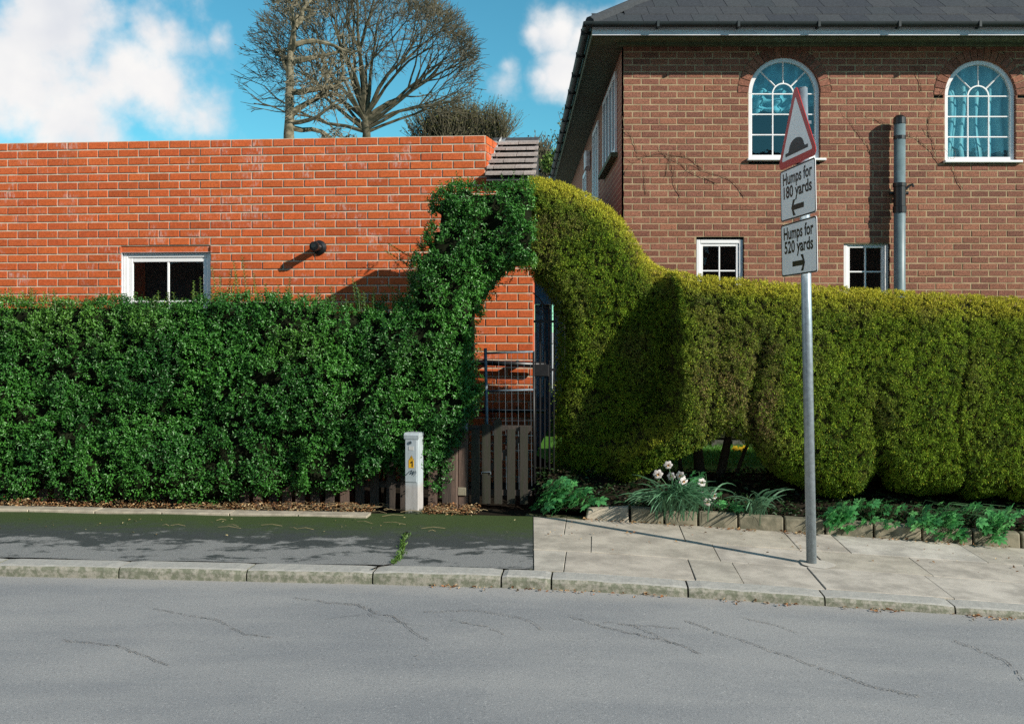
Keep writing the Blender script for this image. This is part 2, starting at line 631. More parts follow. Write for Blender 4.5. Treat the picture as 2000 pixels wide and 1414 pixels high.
def np_mesh(name, V, Fq, mat, cols=None, n=None):
    """V (N,3); Fq (M,k) faces of equal size; cols (N,3) vertex colours"""
    me = bpy.data.meshes.new(name)
    V = np.ascontiguousarray(V, dtype=np.float32)
    Fq = np.ascontiguousarray(Fq, dtype=np.int32)
    me.vertices.add(len(V))
    me.vertices.foreach_set('co', V.ravel())
    k = Fq.shape[1]
    me.loops.add(Fq.size)
    me.loops.foreach_set('vertex_index', Fq.ravel())
    me.polygons.add(len(Fq))
    me.polygons.foreach_set('loop_start', np.arange(0, Fq.size, k, dtype=np.int32))
    me.update(calc_edges=True)
    if cols is not None:
        a = me.color_attributes.new('Col', 'FLOAT_COLOR', 'POINT')
        c = np.ones((len(V), 4), np.float32)
        c[:, :3] = cols
        a.data.foreach_set('color', c.ravel())
    me.materials.append(mat)
    return me


class Thing:
    """an Empty at the thing's base; parts are built in the thing's own frame (street or world)"""

    def __init__(s, name, label, cat, base, group=None, street=True, kind=None):
        s.base = tuple(float(x) for x in base)
        o = bpy.data.objects.new(name, None)
        o.empty_display_size = .2
        COL.objects.link(o)
        o.location = W(*s.base) if street else s.base
        if street:
            o.rotation_euler.z = -TH
        if label:
            o['label'] = label
        if cat:
            o['category'] = cat
        if group:
            o['group'] = group
        if kind:
            o['kind'] = kind
        s.o = o

    def part(s, name, mb, mat, parent=None, smooth=False, kind=None, label=None):
        me = mb.mesh(name, s.base, smooth) if isinstance(mb, MB) else mb
        if not me.materials:
            me.materials.append(mat)
        o = bpy.data.objects.new(name, me)
        COL.objects.link(o)
        o.parent = parent or s.o
        if kind:
            o['kind'] = kind
        if label:
            o['label'] = label
        return o

    def inst(s, name, me, loc, parent=None, rot=None, scale=None):
        """a piece sharing mesh data; loc in the thing's frame"""
        o = bpy.data.objects.new(name, me)
        COL.objects.link(o)
        o.parent = parent or s.o
        o.location = (loc[0] - s.base[0], loc[1] - s.base[1], loc[2] - s.base[2])
        if rot:
            o.rotation_euler = rot
        if scale:
            o.scale = scale
        return o


def setting(name, mb, mat, smooth=False, kind='structure', street=True, label=None):
    me = mb.mesh(name, smooth=smooth) if isinstance(mb, MB) else mb
    if not me.materials:
        me.materials.append(mat)
    o = bpy.data.objects.new(name, me)
    COL.objects.link(o)
    if street:
        o.location = W(0, 0, 0)
        o.rotation_euler.z = -TH
    o['kind'] = kind
    if label:
        o['label'] = label
    return o


def lone(name, mb, mat, label, cat, base, group=None, smooth=False):
    """a thing that is one mesh, built in the street frame"""
    me = mb.mesh(name, base, smooth) if isinstance(mb, MB) else mb
    if not me.materials:
        me.materials.append(mat)
    o = bpy.data.objects.new(name, me)
    COL.objects.link(o)
    o.location = W(*base)
    o.rotation_euler.z = -TH
    o['label'] = label
    o['category'] = cat
    if group:
        o['group'] = group
    return o


def vnoise(P, scale, seed=0):
    """smooth value noise in [0,1] on points (N,k<=3)"""
    P = np.asarray(P, float)
    if P.shape[1] == 2:
        P = np.c_[P, np.zeros(len(P))]
    q = P * scale + seed * 17.31
    i = np.floor(q).astype(np.int64)
    f = q - i
    f = f * f * (3 - 2 * f)

    def h(a, b, c):
        n = (a * 374761393 + b * 668265263 + c * 2147483647 + seed * 1274126177) & 0xFFFFFFFF
        n = ((n ^ (n >> 13)) * 1274126177) & 0xFFFFFFFF
        return ((n ^ (n >> 16)) & 0xFFFF) / 65535.0
    r = 0
    for dx in (0, 1):
        for dy in (0, 1):
            for dz in (0, 1):
                w = (f[:, 0] if dx else 1 - f[:, 0]) * (f[:, 1] if dy else 1 - f[:, 1]) * (f[:, 2] if dz else 1 - f[:, 2])
                r = r + w * h(i[:, 0] + dx, i[:, 1] + dy, i[:, 2] + dz)
    return r


def unit(A):
    return A / np.maximum(np.linalg.norm(A, axis=1, keepdims=True), 1e-9)


# ------------------------------------------------------------------ the ground
def sheet(u0, u1, v0, v1, dz, nu=40, nv=2, zf=None):
    us = np.linspace(u0, u1, nu + 1)
    vs = np.linspace(v0, v1, nv + 1)
    mb = MB()
    V = [(u, v, float(g(u)) + dz + (zf(u, v) if zf else 0)) for v in vs for u in us]
    Fc = [(j * (nu + 1) + i, j * (nu + 1) + i + 1, (j + 1) * (nu + 1) + i + 1, (j + 1) * (nu + 1) + i) for j in range(nv) for i in range(nu)]
    return mb.add(V, Fc)


def kerb_h(u):
    return .082 - .032 * min(1, max(0, u / 3.2))


U_SEAM0 = pg(1041, 1112)[0]
U_SEAM1 = pg(1041, 1006)[0]
U_END = pg(-420, 1060)[0]          # the footway runs on beyond the picture
setting('ground', sheet(-400, 400, -400, 400, -.35, nu=120, nv=4), M['ground'])
road = setting('road', sheet(-60, 60, -14, .02, 0, nu=240, nv=3, zf=lambda u, v: -kerb_h(u)), M['road'])
setting('path', sheet(U_END - 1, .9, 2.10, 6.5, -.02, nu=20), M['soil'])
LAWN_Z = .28
mb = MB()
mb.add([(.42, 3.0, LAWN_Z), (16, 3.0, LAWN_Z), (16, 16, LAWN_Z), (-.14, 16, LAWN_Z), (-.14, 4.15, LAWN_Z), (.06, 3.6, LAWN_Z)], [(0, 1, 2, 3, 4, 5)])
setting('lawn', mb, M['lawn'])

# asphalt footway with the slanting joint against the flagstones
mb = MB()
N_ = 12
rows = []
for j in range(N_ + 1):
    v = .205 + (2.12 - .205) * j / N_
    ue = U_SEAM0 + (U_SEAM1 - U_SEAM0) * j / N_
    rows.append([(U_END + (ue - U_END) * i / 30, v) for i in range(31)])
V = [(u, v, float(g(u)) + .004 * math.sin(u * 5 + v * 3)) for r in rows for u, v in r]
Fc = [(j * 31 + i, j * 31 + i + 1, (j + 1) * 31 + i + 1, (j + 1) * 31 + i) for j in range(N_) for i in range(30)]
setting('footway', mb.add(V, Fc), M['footway'])

# kerb stones, each its own block
kerb_root = bpy.data.objects.new('kerb', None)
COL.objects.link(kerb_root)
kerb_root.location = W(0, 0, 0)
kerb_root.rotation_euler.z = -TH
kerb_root['kind'] = 'structure'
joints = [pg(x, y)[0] for x, y in ((480, 1113), (728, 1117), (980, 1121), (1077, 1127), (1343, 1143), (1607, 1160), (1867, 1184))]
step = .93
while joints[0] > -14:
    joints.insert(0, joints[0] - step)
while joints[-1] < 12:
    joints.append(joints[-1] + step)
for a, b in zip(joints[:-1], joints[1:]):
    mb = MB()
    gap = .006
    a0, b0 = a + gap, b - gap
    dz = R_.uniform(-.004, .004)
    dv = R_.uniform(-.006, .004)
    n = 10
    prof = [(0, -.35), (.0, -.028), (.012, -.006), (.03, 0), (.19, .001), (.2, -.004), (.2, -.35)]
    V, Fc = [], []
    for i in range(n + 1):
        u = a0 + (b0 - a0) * i / n
        edge = .006 if i in (0, n) else 0
        for q, (v, z) in enumerate(prof):
            w = R_.uniform(-.003, .003) if 0 < q < 4 else 0
            V.append((u, v + dv + w + (edge if q < 3 else 0), float(g(u)) + dz + z + w * .8 - (edge if 0 < q < 6 else 0)))
    k = len(prof)
    for i in range(n):
        for q in range(k - 1):
            Fc.append((i * k + q, (i + 1) * k + q, (i + 1) * k + q + 1, i * k + q + 1))
    Fc.append(tuple(range(k - 1, -1, -1)))
    Fc.append(tuple(range(n * k, n * k + k)))
    me = mb.add(V, Fc).mesh('kerb_stone')
    me.materials.append(M['kerb'])
    o = bpy.data.objects.new('kerb_stone', me)
    COL.objects.link(o)
    o.parent = kerb_root

# flagstones
flag_root = bpy.data.objects.new('pavement', sheet(U_SEAM0 - .2, 14, .2, 2.3, -.010, nu=40).mesh('pavement'))
flag_root.data.materials.append(M['joint'])
COL.objects.link(flag_root)
flag_root.location = W(0, 0, 0)
flag_root.rotation_euler.z = -TH
flag_root['kind'] = 'structure'
row_v = [.206, .83, 1.42, 2.10]
row_j = [[pg(x, y)[0] for x, y in ((1104, 1090), (1349, 1107), (1437, 1111), (1597, 1132), (1836, 1147), (2110, 1170))],
         [pg(x, y)[0] for x, y in ((1155, 1055), (1392, 1066), (1595, 1085), (1790, 1100), (2010, 1110))],
         [pg(x, y)[0] for x, y in ((1105, 1020), (1330, 1035), (1540, 1050), (1640, 1060), (1900, 1080), (2100, 1090))]]
for r in range(3):
    js = [None] + row_j[r]
    while js[-1] < 8:
        js.append(js[-1] + R_.choice((.9, .62, .75)))
    for a, b in zip(js[:-1], js[1:]):
        def left(v):
            return U_SEAM0 + (U_SEAM1 - U_SEAM0) * (v - .205) / 1.915 + .006
        gp = R_.uniform(.002, .004)
        v0, v1 = row_v[r] + gp, row_v[r + 1] - gp
        sk = .0
        q = [(left(v0) if a is None else a + gp, v0), (b - gp, v0), (b - gp + sk, v1), (left(v1) if a is None else a + gp + sk, v1)]
        dz = R_.uniform(-.004, .004)
        tl, tv = R_.uniform(-.004, .004), R_.uniform(-.004, .004)
        cu, cv = (q[0][0] + q[1][0]) / 2, (v0 + v1) / 2
        def zz(u, v, d=0):
            return float(g(u)) + dz + tl * (u - cu) + tv * (v - cv) + d
        c = .003
        top = [(q[0][0] + c, v0 + c), (q[1][0] - c, v0 + c), (q[2][0] - c, v1 - c), (q[3][0] + c, v1 - c)]
        V = [(u, v, zz(u, v)) for u, v in top] + [(u, v, zz(u, v, -c)) for u, v in q] + [(u, v, zz(u, v, -.05)) for u, v in q]
        Fc = [(0, 1, 2, 3)]
        for o_ in (0, 4):
            for i in range(4):
                j = (i + 1) % 4
                Fc.append((o_ + i, o_ + 4 + i, o_ + 4 + j, o_ + j))
        me = MB().add(V, Fc).mesh('flagstone')
        me.materials.append(M['slab'])
        o = bpy.data.objects.new('flagstone', me)
        COL.objects.link(o)
        o.parent = flag_root

# pale concrete edging strip at the back of the asphalt footway
mb = MB()
e0, e1 = pg(-400, 1012), pg(712, 1016)
for k in range(8):
    a = e0[0] + (e1[0] - e0[0]) * k / 8
    b = e0[0] + (e1[0] - e0[0]) * (k + 1) / 8 - .008
    mb.cbox(a, b, 1.90, 2.06, -.1, .022 + R_.uniform(-.003, .003), .006)
setting('footway_edging', mb, M['stone_pale'])

# cracks of the road: thin crumbled channels of paler grit beside a dark line
def crack(pts, w, mat_dark=True):
    fine = []
    Q_ = random.Random(int(pts[0][0]))
    for (x0, y0), (x1, y1) in zip(pts[:-1], pts[1:]):
        n = max(2, int(math.hypot(x1 - x0, y1 - y0) / 7))
        for i in range(n):
            fine.append((x0 + (x1 - x0) * i / n + Q_.uniform(-2.2, 2.2), y0 + (y1 - y0) * i / n + Q_.uniform(-1.5, 1.5)))
    fine.append(pts[-1])
    L = []
    for x, y in fine:
        a, b = (x - CX) / F, (CY - y) / F
        z = -.08
        for _ in range(20):
            t = (z - EYE) / b
            X, Y = a * t, t
            u, v = X * CT - (Y - OY) * ST, X * ST + (Y - OY) * CT
            z = float(g(u)) - kerb_h(u)
        L.append((u, v, z))
    V, Fc = [], []
    for i in range(len(L) - 1):
        if R_.random() < (.08 if mat_dark else .1):
            continue
        p, q = L[i], L[i + 1]
        d = Vector((q[0] - p[0], q[1] - p[1]))
        if d.length < 1e-6:
            continue
        nx, ny = -d.y / d.length, d.x / d.length
        if mat_dark:
            w0, w1 = w * R_.uniform(.12, .45), w * R_.uniform(.12, .45)
            o = len(V)
            V += [(p[0] - nx * w0, p[1] - ny * w0, p[2] + .004), (p[0] + nx * w0, p[1] + ny * w0, p[2] + .004),
                  (q[0] + nx * w1, q[1] + ny * w1, q[2] + .004), (q[0] - nx * w1, q[1] - ny * w1, q[2] + .004)]
            Fc.append((o, o + 1, o + 2, o + 3))
        else:
            for _ in range(5):
                f, sd_ = R_.random(), R_.gauss(0, w * 1.1)
                cu_, cv_ = p[0] + d.x * f + nx * sd_, p[1] + d.y * f + ny * sd_
                r_ = R_.uniform(.002, .0065)
                a_ = R_.uniform(0, 6.28)
                o = len(V)
                V += [(cu_ + r_ * math.cos(a_ + k * 2.1), cv_ + r_ * math.sin(a_ + k * 2.1), p[2] + .0035) for k in range(3)]
                Fc.append((o, o + 1, o + 2))
    return V, Fc


cr_dark, cr_pale = MB(), MB()
M['crack_dark'] = plain('open crack', (.085, .088, .092), 1, spec=.1, scale=60)
M['crack_pale'] = plain('crumbled grit', (.46, .42, .38), 1, spec=.1, scale=60, vary=.5)
for pts, wd, wp in (
        ([(575, 1167), (640, 1177), (700, 1182), (735, 1198), (770, 1205), (795, 1225), (815, 1240), (838, 1252)], .006, .012),
        ([(690, 1177), (710, 1185), (735, 1195)], 0, .016), ([(765, 1202), (790, 1208)], 0, .016),
        ([(820, 1266), (812, 1285), (815, 1305)], 0, .016),
        ([(830, 1195), (930, 1192), (1010, 1205), (1040, 1215), (1062, 1232)], .004, .014),
        ([(1115, 1205), (1180, 1225), (1290, 1250), (1345, 1265), (1370, 1278)], .006, .008),
        ([(1340, 1213), (1400, 1235), (1450, 1252), (1520, 1275), (1600, 1305), (1700, 1340), (1800, 1362)], .006, .011),
        ([(1860, 1250), (1910, 1270), (1965, 1292), (1985, 1310), (1998, 1330)], .007, .012),
        ([(1230, 1220), (1280, 1240), (1310, 1255)], .004, .008),
        ([(640, 1210), (720, 1200), (745, 1212), (830, 1224)], .004, 0),
        ([(1180, 1215), (1240, 1222), (1330, 1228)], .003, .010), ([(1440, 1205), (1520, 1222), (1560, 1240)], .003, .006), ([(880, 1210), (960, 1226), (985, 1240)], .003, .006),
        ([(300, 1190), (420, 1210), (480, 1240), (530, 1245)], .005, .010), ([(120, 1250), (230, 1262), (330, 1300)], .005, .008)):
    if wp:
        cr_pale.add(*crack(pts, wp, False))
    if wd:
        V, Fc = crack(pts, wd)
        cr_dark.add([(p[0], p[1], p[2] + .003) for p in V], Fc)
for nm, mb, mt in (('crack', cr_dark, M['crack_dark']), ('crack', cr_pale, M['crack_pale'])):
    me = mb.mesh(nm)
    me.materials.append(mt)
    o = bpy.data.objects.new(nm, me)
    COL.objects.link(o)
    o.parent = road


# ------------------------------------------------------------------ brickwork
def brick_mesh(w, h, d, c=.004, name='brick'):
    return MB().cbox(-w / 2, w / 2, 0, d, -h / 2, h / 2, c).mesh(name)


def brickwork(T, plane, x0, x1, z0, z1, module, course, mort, holes, mat, mortar, limit, visible, jitter=.0015, ztop=None, edge_right=None, recess=.008):
    """stretcher bond in T's frame on the plane y = plane. holes(zlo, zhi) -> intervals kept free of bricks.
    The `limit` bricks of best rank become parts; the rest one stuff part."""
    wall = MB()
    bw, bh = module - mort, course - mort
    full = {}
    jobs = []
    nrow = int(math.ceil((z1 - z0) / course))
    for r in range(nrow):
        zt = z1 - r * course
        zb = max(z0, zt - course)
        cuts = sorted(holes(zb, zt))
        spans, a = [], x0
        xr = x1 if ztop is None else x1
        for c0, c1 in cuts:
            if c0 > a:
                spans.append((a, min(c0, xr)))
            a = max(a, c1)
        if a < xr:
            spans.append((a, xr))
        for s0, s1 in spans:
            if s1 - s0 < .005:
                continue
            wall.add([(s0, plane + recess, zb), (s1, plane + recess, zb), (s1, plane + recess, zt), (s0, plane + recess, zt)], [(0, 1, 2, 3)])
            off = (module / 2 if r % 2 else 0)
            k = math.floor((s0 - x0 - off) / module)
            b = x0 + off + k * module
            while b < s1:
                p, q = max(b + mort / 2, s0 + .001), min(b + module - mort / 2, s1 - .001)
                if q - p > .02:
                    jobs.append((p, q, zb + mort / 2, zt - mort / 2))
                b += module
    jobs = [j for j in jobs if j[3] - j[2] > .02]
    jobs.sort(key=lambda j: -visible((j[0] + j[1]) / 2, (j[2] + j[3]) / 2) - .02 * min(1, (j[1] - j[0]) / bw))
    rest = MB()
    for i, (p, q, zb, zt) in enumerate(jobs):
        dy = R_.uniform(-jitter, jitter) - (.002 if R_.random() < .08 else 0)
        if i < limit:
            key = (round(q - p, 2), round(zt - zb, 2))
            if key not in full:
                me = brick_mesh(q - p, zt - zb, .02)
                me.materials.append(mat)
                full[key] = me
            T.inst('brick', full[key], ((p + q) / 2, plane + dy, (zb + zt) / 2), rot=(0, R_.uniform(-.004, .004), 0))
        else:
            rest.cbox(p, q, plane + dy, plane + .02, zb, zt, .004)
    w = T.part('wall', wall, mortar)
    if rest.v:
        T.part('brickwork', rest, mat, kind='stuff')
    return w


def window_parts(T, x0, x1, z0, z1, y, bars_x, bars_z, fw=.06, bw=.022, depth=.06, frame_mat=None, sash=.035):
    """rectangular casement on plane y (front of frame): frame (> pane, glazing_bar)"""
    fm = frame_mat or M['white_upvc']
    mb = MB()
    mb.cbox(x0, x0 + fw, y, y + depth, z0, z1, .006).cbox(x1 - fw, x1, y, y + depth, z0, z1, .006)
    mb.cbox(x0 + fw, x1 - fw, y + .002, y + depth, z1 - fw, z1, .006).cbox(x0 + fw, x1 - fw, y + .002, y + depth, z0, z0 + fw, .006)
    w = T.part('window', mb, fm)
    a0, a1, c0, c1 = x0 + fw, x1 - fw, z0 + fw, z1 - fw
    if sash:
        s = sash
        sm = MB()
        yy = y + .014
        sm.cbox(a0, a0 + s, yy, yy + .03, c0, c1, .004).cbox(a1 - s, a1, yy, yy + .03, c0, c1, .004)
        sm.cbox(a0 + s, a1 - s, yy + .002, yy + .03, c1 - s, c1, .004).cbox(a0 + s, a1 - s, yy + .002, yy + .03, c0, c0 + s, .004)
        T.part('sash', sm, fm, parent=w)
        a0, a1, c0, c1 = a0 + s, a1 - s, c0 + s, c1 - s
    xs = [a0] + [a0 + (a1 - a0) * k for k in bars_x] + [a1]
    zs = [c0] + [c0 + (c1 - c0) * k for k in bars_z] + [c1]
    for x in xs[1:-1]:
        T.part('glazing_bar', MB().cbox(x - bw / 2, x + bw / 2, y + .020, y + .040, c0, c1, .003), fm, parent=w)
    for z in zs[1:-1]:
        T.part('glazing_bar', MB().cbox(a0, a1, y + .022, y + .040, z - bw / 2, z + bw / 2, .003), fm, parent=w)
    for i in range(len(xs) - 1):
        for j in range(len(zs) - 1):
            T.part('pane', MB().add([(xs[i], y + .034, zs[j]), (xs[i + 1], y + .034, zs[j]), (xs[i + 1], y + .034, zs[j + 1]), (xs[i], y + .034, zs[j + 1])], [(0, 1, 2, 3)]),
                   M['glass'], parent=w)
    return w


# ------------------------------------------------------------------ the orange brick house
VW = 4.1
hx1, htop = pv(1041, 267, VW)[0], pv(800, 267, VW)[1]
hx0 = pv(-330, 500, VW)[0]
ux1 = pv(948, 300, VW)[0]
eave = pv(1000, 352, VW)[1]
H1 = Thing('brick_house', 'orange brick house wall with pale mortar behind the leafy green hedge', 'house', (hx0, VW, 0))
module = (pv(780, 400, VW)[0] - pv(740, 400, VW)[0]) / 40 * 41.6
course = (pv(700, 300, VW)[1] - pv(700, 460.5, VW)[1]) / 10
wx0, wx1 = pv(236, 530, VW)[0], pv(411, 530, VW)[0]
wz1, wz0 = pv(400, 492, VW)[1], pv(400, 640, VW)[1]


def holes1(zb, zt):
    r = []
    if zt > wz0 and zb < wz1:
        r.append((wx0, wx1))
    if (zb + zt) / 2 > eave:
        r.append((ux1, hx1 + 1))
    return r


def vis1(x, z):
    """rank of a brick by what the hedge leaves in view"""
    if x < pv(350, 500, VW)[0]:
        return .5 if z > pv(700, 575, VW)[1] else -1
    if z > pv(700, 575, VW)[1]:
        return 2 if (x < pv(830, 500, VW)[0] or z > pv(800, 360, VW)[1]) else 1
    return 1.5 if x > pv(925, 600, VW)[0] and z > pv(1000, 850, VW)[1] else 0


brickwork(H1, VW, hx0, hx1, -.05, htop, module, course, .015, holes1, M['brick_orange'], M['mortar'], 300, vis1)
# the body behind the face
mb = MB()
mb.box(hx0, wx0 - .002, VW + .02, VW + .25, -.05, htop).box(wx1 + .002, ux1, VW + .02, VW + .25, -.05, htop)
mb.box(wx0 - .002, wx1 + .002, VW + .02, VW + .25, -.05, wz0).box(wx0 - .002, wx1 + .002, VW + .02, VW + .25, wz1, htop)
mb.box(ux1, hx1, VW + .02, VW + .25, -.05, eave)
mb.box(hx0, hx0 + .25, VW + .25, VW + 6, -.05, htop).box(hx0 + .25, ux1, VW + 5.75, VW + 6, -.05, htop)
H1.part('inner_wall', mb, M['brick_orange'])
H1.part('flat_roof', MB().box(hx0 + .01, ux1 + .02, VW + .25, VW + 5.9, htop - .12, htop - .06), M['slate'])
# the splayed return wall above the lean-to
rt = (pv(985, 267, VW + .8)[0], VW + .8)
nb = 0
ret = MB()
L_ = math.hypot(rt[0] - ux1, .78)
dx, dy = (rt[0] - ux1) / L_, .78 / L_
nx, ny = dy, -dx
RW = 5.0
retwall = MB().add([(ux1 + .001, VW + .012, eave - .3), (ux1 + dx * RW, VW + .012 + dy * RW, eave - .3), (ux1 + dx * RW, VW + .012 + dy * RW, htop), (ux1 + .001, VW + .012, htop)], [(0, 1, 2, 3)])
H1.part('return_wall', retwall, M['mortar'])
zt = htop
r = 0
while zt > eave - .3:
    b = -(module / 2 if r % 2 else 0)
    while b < 1.8:
        p, q = max(b, 0) + .004, b + module - .012
        if q - p > .03:
            zb_, zt_ = zt - course + .006, zt - .006
            V = []
            for d_, z_ in ((p, zb_), (q, zb_), (q, zt_), (p, zt_)):
                V.append((ux1 + dx * d_ + nx * .010, VW + .012 + dy * d_ + ny * .010, z_))
            for d_, z_ in ((p, zb_), (q, zb_), (q, zt_), (p, zt_)):
                V.append((ux1 + dx * d_ - nx * .002, VW + .012 + dy * d_ - ny * .002, z_))
            me = MB().add(V, [(0, 1, 2, 3), (0, 4, 5, 1), (1, 5, 6, 2), (2, 6, 7, 3), (3, 7, 4, 0)])
            H1.part('return_brick', me, M['brick_orange'])
        b += module
    zt -= course
    r += 1
# lean-to roof of grey tiles
slope = math.tan(rad(38))
lr = H1.part('roof', MB().prism([(VW - .10, eave - .02), (VW + .66, eave + .76 * slope + .005), (VW + .66, eave - .2), (VW + .25, eave - .2)], ux1 + .02, hx1 + .02, 'x'), M['slate'])
ntr = 6
for r in range(ntr):
    t0 = -.12 + r * .112
    zoff = eave + (t0 + .10) * slope
    xoff = -.16 if r % 2 else -.06
    x = ux1 + .01 + xoff
    while x < hx1 + .03:
        a, b = max(x, ux1 + .012), min(x + .24, hx1 + .035)
        if b - a > .02:
            lift = R_.uniform(0, .006)
            y0_, y1_ = VW + t0, VW + t0 + .16
            V = []
            for yy, zz_ in ((y0_, zoff + lift), (y1_, zoff + .16 * slope)):
                for xx in (a + .003, b - .003):
                    V.append((xx, yy, zz_ + (.078 if yy == y0_ else .004)))
                    V.append((xx, yy, zz_ + (.052 if yy == y0_ else -.01)))
            # 0 top a front,1 bottom a front,2 top b front,3 bottom b front,4.. back
            Fc = [(0, 2, 6, 4), (0, 1, 3, 2), (2, 3, 7, 6), (4, 5, 1, 0), (1, 5, 7, 3)]
            H1.part('roof_tile', MB().add(V, Fc), M['tile_grey'], parent=lr)
        x += .24
# stepped lead flashing where the roof meets the return wall
mb = MB()
for r in range(6):
    d0 = r * .10
    z0_ = eave + .02 + (d0 + .05) * slope
    p = lambda d_, o_: (ux1 + dx * d_ + nx * o_, VW + .012 + dy * d_ + ny * o_)
    a, b = p(d0, .014), p(d0 + .12, .014)
    a2, b2 = p(d0, .07), p(d0 + .12, .07)
    zA, zB = z0_, z0_ + .12 * slope
    V = [(a[0], a[1], zA + .085), (b[0], b[1], zB + .06), (b[0], b[1], zB + .02), (a[0], a[1], zA + .02),
         (a2[0], a2[1], zA + .045), (b2[0], b2[1], zB + .045)]
    mb.add(V, [(0, 3, 2, 1), (3, 4, 5, 2)])
H1.part('flashing', mb, M['lead'])
# window, its pane and sill
w = window_parts(H1, wx0 + .004, wx1 - .004, wz0, wz1 - .004, VW + .05, [.5], [.30], fw=.055, sash=.05)
H1.part('reveal', MB().box(wx0 - .0, wx0 + .003, VW + .012, VW + .2, wz0, wz1).box(wx1 - .003, wx1, VW + .012, VW + .2, wz0, wz1).box(wx0 + .003, wx1 - .003, VW + .012, VW + .2, wz1 - .003, wz1), M['fascia'])
H1.part('window_back', MB().box(wx0, wx1, VW + .6, VW + .62, wz0 - .1, wz1 + .1), M['dark_room'])
# flue terminal
fx, fz = pv(624, 484, VW)
fl = H1.part('flue', MB().tube([(fx, VW - .001, fz), (fx, VW - .02, fz)], .082, 28).tube([(fx, VW - .02, fz), (fx, VW - .035, fz)], [.082, .05], 28), M['black_plastic'], smooth=False)
H1.part('flue_pipe', MB().tube([(fx, VW - .03, fz), (fx, VW - .23, fz)], .042, 20).tube([(fx, VW - .19, fz), (fx, VW - .215, fz)], .052, 20), M['black_plastic'], parent=fl)
H1.part('flue_core', MB().tube([(fx, VW - .232, fz), (fx, VW - .25, fz)], .024, 16), M['gutter'], parent=fl)
# black pipes low on the wall
for y0, y1, r in ((706, 713, .030), (801, 803, .022)):
    a, za = pv(880, y0, VW - .13)
    b, zb_ = pv(1066, y1, VW - .13)
    pp = H1.part('wall_pipe', MB().tube([(a, VW - .13, za), (b, VW - .13, zb_)], r, 12), M['black_plastic'], smooth=True)
    for k in (.35, .7):
        x = a + (b - a) * k
        z = za + (zb_ - za) * k
        H1.part('bracket', MB().box(x - .015, x + .015, VW - .13, VW - .001, z - .035, z + .035), M['black_plastic'], parent=pp)

# ------------------------------------------------------------------ the brown brick house
YH = 12.0
def hx(px, Y=YH):
    return (px - CX) / F * Y
def hz(py, Y=YH):
    return EYE + (CY - py) / F * Y
cx0 = hx(1218)
cx1 = hx(2150)
ztopw = hz(76)
H2 = Thing('brown_brick_house', 'brown brick house with white arched windows behind the clipped conifer hedge', 'house', (cx0, YH, -.3), street=False)
module2, course2 = 34.8 / F * YH, 12.9 / F * YH
ARCH = [(1532, 112, 322, 70), (1915, 117, 326, 69.5)]
SMALL = [(1360, 1453, 467), (1648, 1738, 470)]


def arch_geo(a):
    cx, ty, by, hw = a
    r = hw / F * YH
    X = hx(cx)
    zt = hz(ty)
    return X, r, zt - r, hz(by - 12)   # centre x, radius, springing height, sill height


RING = 22 / F * YH


def holes2(zb, zt):
    r = []
    for a in ARCH:
        X, ra, zs, z0 = arch_geo(a)
        zm = (zb + zt) / 2
        if zt > z0 and zm < zs:
            r.append((X - ra, X + ra))
        elif zm >= zs and zm < zs + ra + RING:
            ro = ra + RING
            h = math.sqrt(max(0, ro * ro - (zm - zs) ** 2))
            r.append((X - h, X + h))
    for a, b, ty in SMALL:
        if zt > hz(620) and (zb + zt) / 2 < hz(ty):
            r.append((hx(a), hx(b)))
    return r


def vis2(x, z):
    if z < hz(575):
        return 0
    px = x / YH * F + CX
    py = CY - (z - EYE) / YH * F
    s = 1.0
    if px > 2000:
        s = 0
    if py < 150:
        s -= .3                       # in the eaves' shade
    if px < 1290 and py > 410:
        s = 0
    return s + .001 * (600 - abs(px - 1450)) / 600


brickwork(H2, YH, cx0, cx1, -.5, ztopw, module2, course2, .013, holes2, M['brick_brown'], M['mortar_warm'], 300, vis2, jitter=.002, recess=.0035)
# backing so that no light leaks through, with the openings left free
mb = MB()
cuts_x = []
for a in ARCH:
    X, ra, zs, z0 = arch_geo(a)
    cuts_x.append((X - ra - .001, X + ra + .001, z0 - .05, zs + ra + .05))
for a, b, ty in SMALL:
    cuts_x.append((hx(a), hx(b), -.5, hz(ty)))
xs = cx0
zsm = hz(468)
mb.box(cx0, hx(1360), YH + .03, YH + .22, -.5, zsm).box(hx(1453), hx(1648), YH + .03, YH + .22, -.5, zsm).box(hx(1738), cx1, YH + .03, YH + .22, -.5, zsm)
for (a, b, z0, z1) in cuts_x[:2]:
    mb.box(xs, a, YH + .03, YH + .22, zsm + .001, ztopw)
    mb.box(a, b, YH + .03, YH + .22, zsm + .001, z0 - .001)
    mb.box(a, b, YH + .03, YH + .22, z1, ztopw)
    xs = b
mb.box(xs, cx1, YH + .03, YH + .22, zsm + .001, ztopw)
H2.part('inner_wall', mb, M['dark_room'])


def ring_pts(X, z, r, n, a0=0, a1=math.pi):
    return [(X + r * math.cos(a0 + (a1 - a0) * i / n), z + r * math.sin(a0 + (a1 - a0) * i / n)) for i in range(n + 1)]


def band(mb, X, z, r0, r1, y0, y1, n=36, a0=0, a1=math.pi):
    A, B = ring_pts(X, z, r0, n, a0, a1), ring_pts(X, z, r1, n, a0, a1)
    V, Fc = [], []
    for (ax, az), (bx, bz) in zip(A, B):
        V += [(ax, y0, az), (bx, y0, bz), (bx, y1, bz), (ax, y1, az)]
    for i in range(n):
        o = 4 * i
        for k in range(4):
            j = (k + 1) % 4
            Fc.append((o + k, o + j, o + 4 + j, o + 4 + k))
    Fc += [(0, 1, 2, 3), (4 * n + 3, 4 * n + 2, 4 * n + 1, 4 * n)]
    return mb.add(V, Fc)


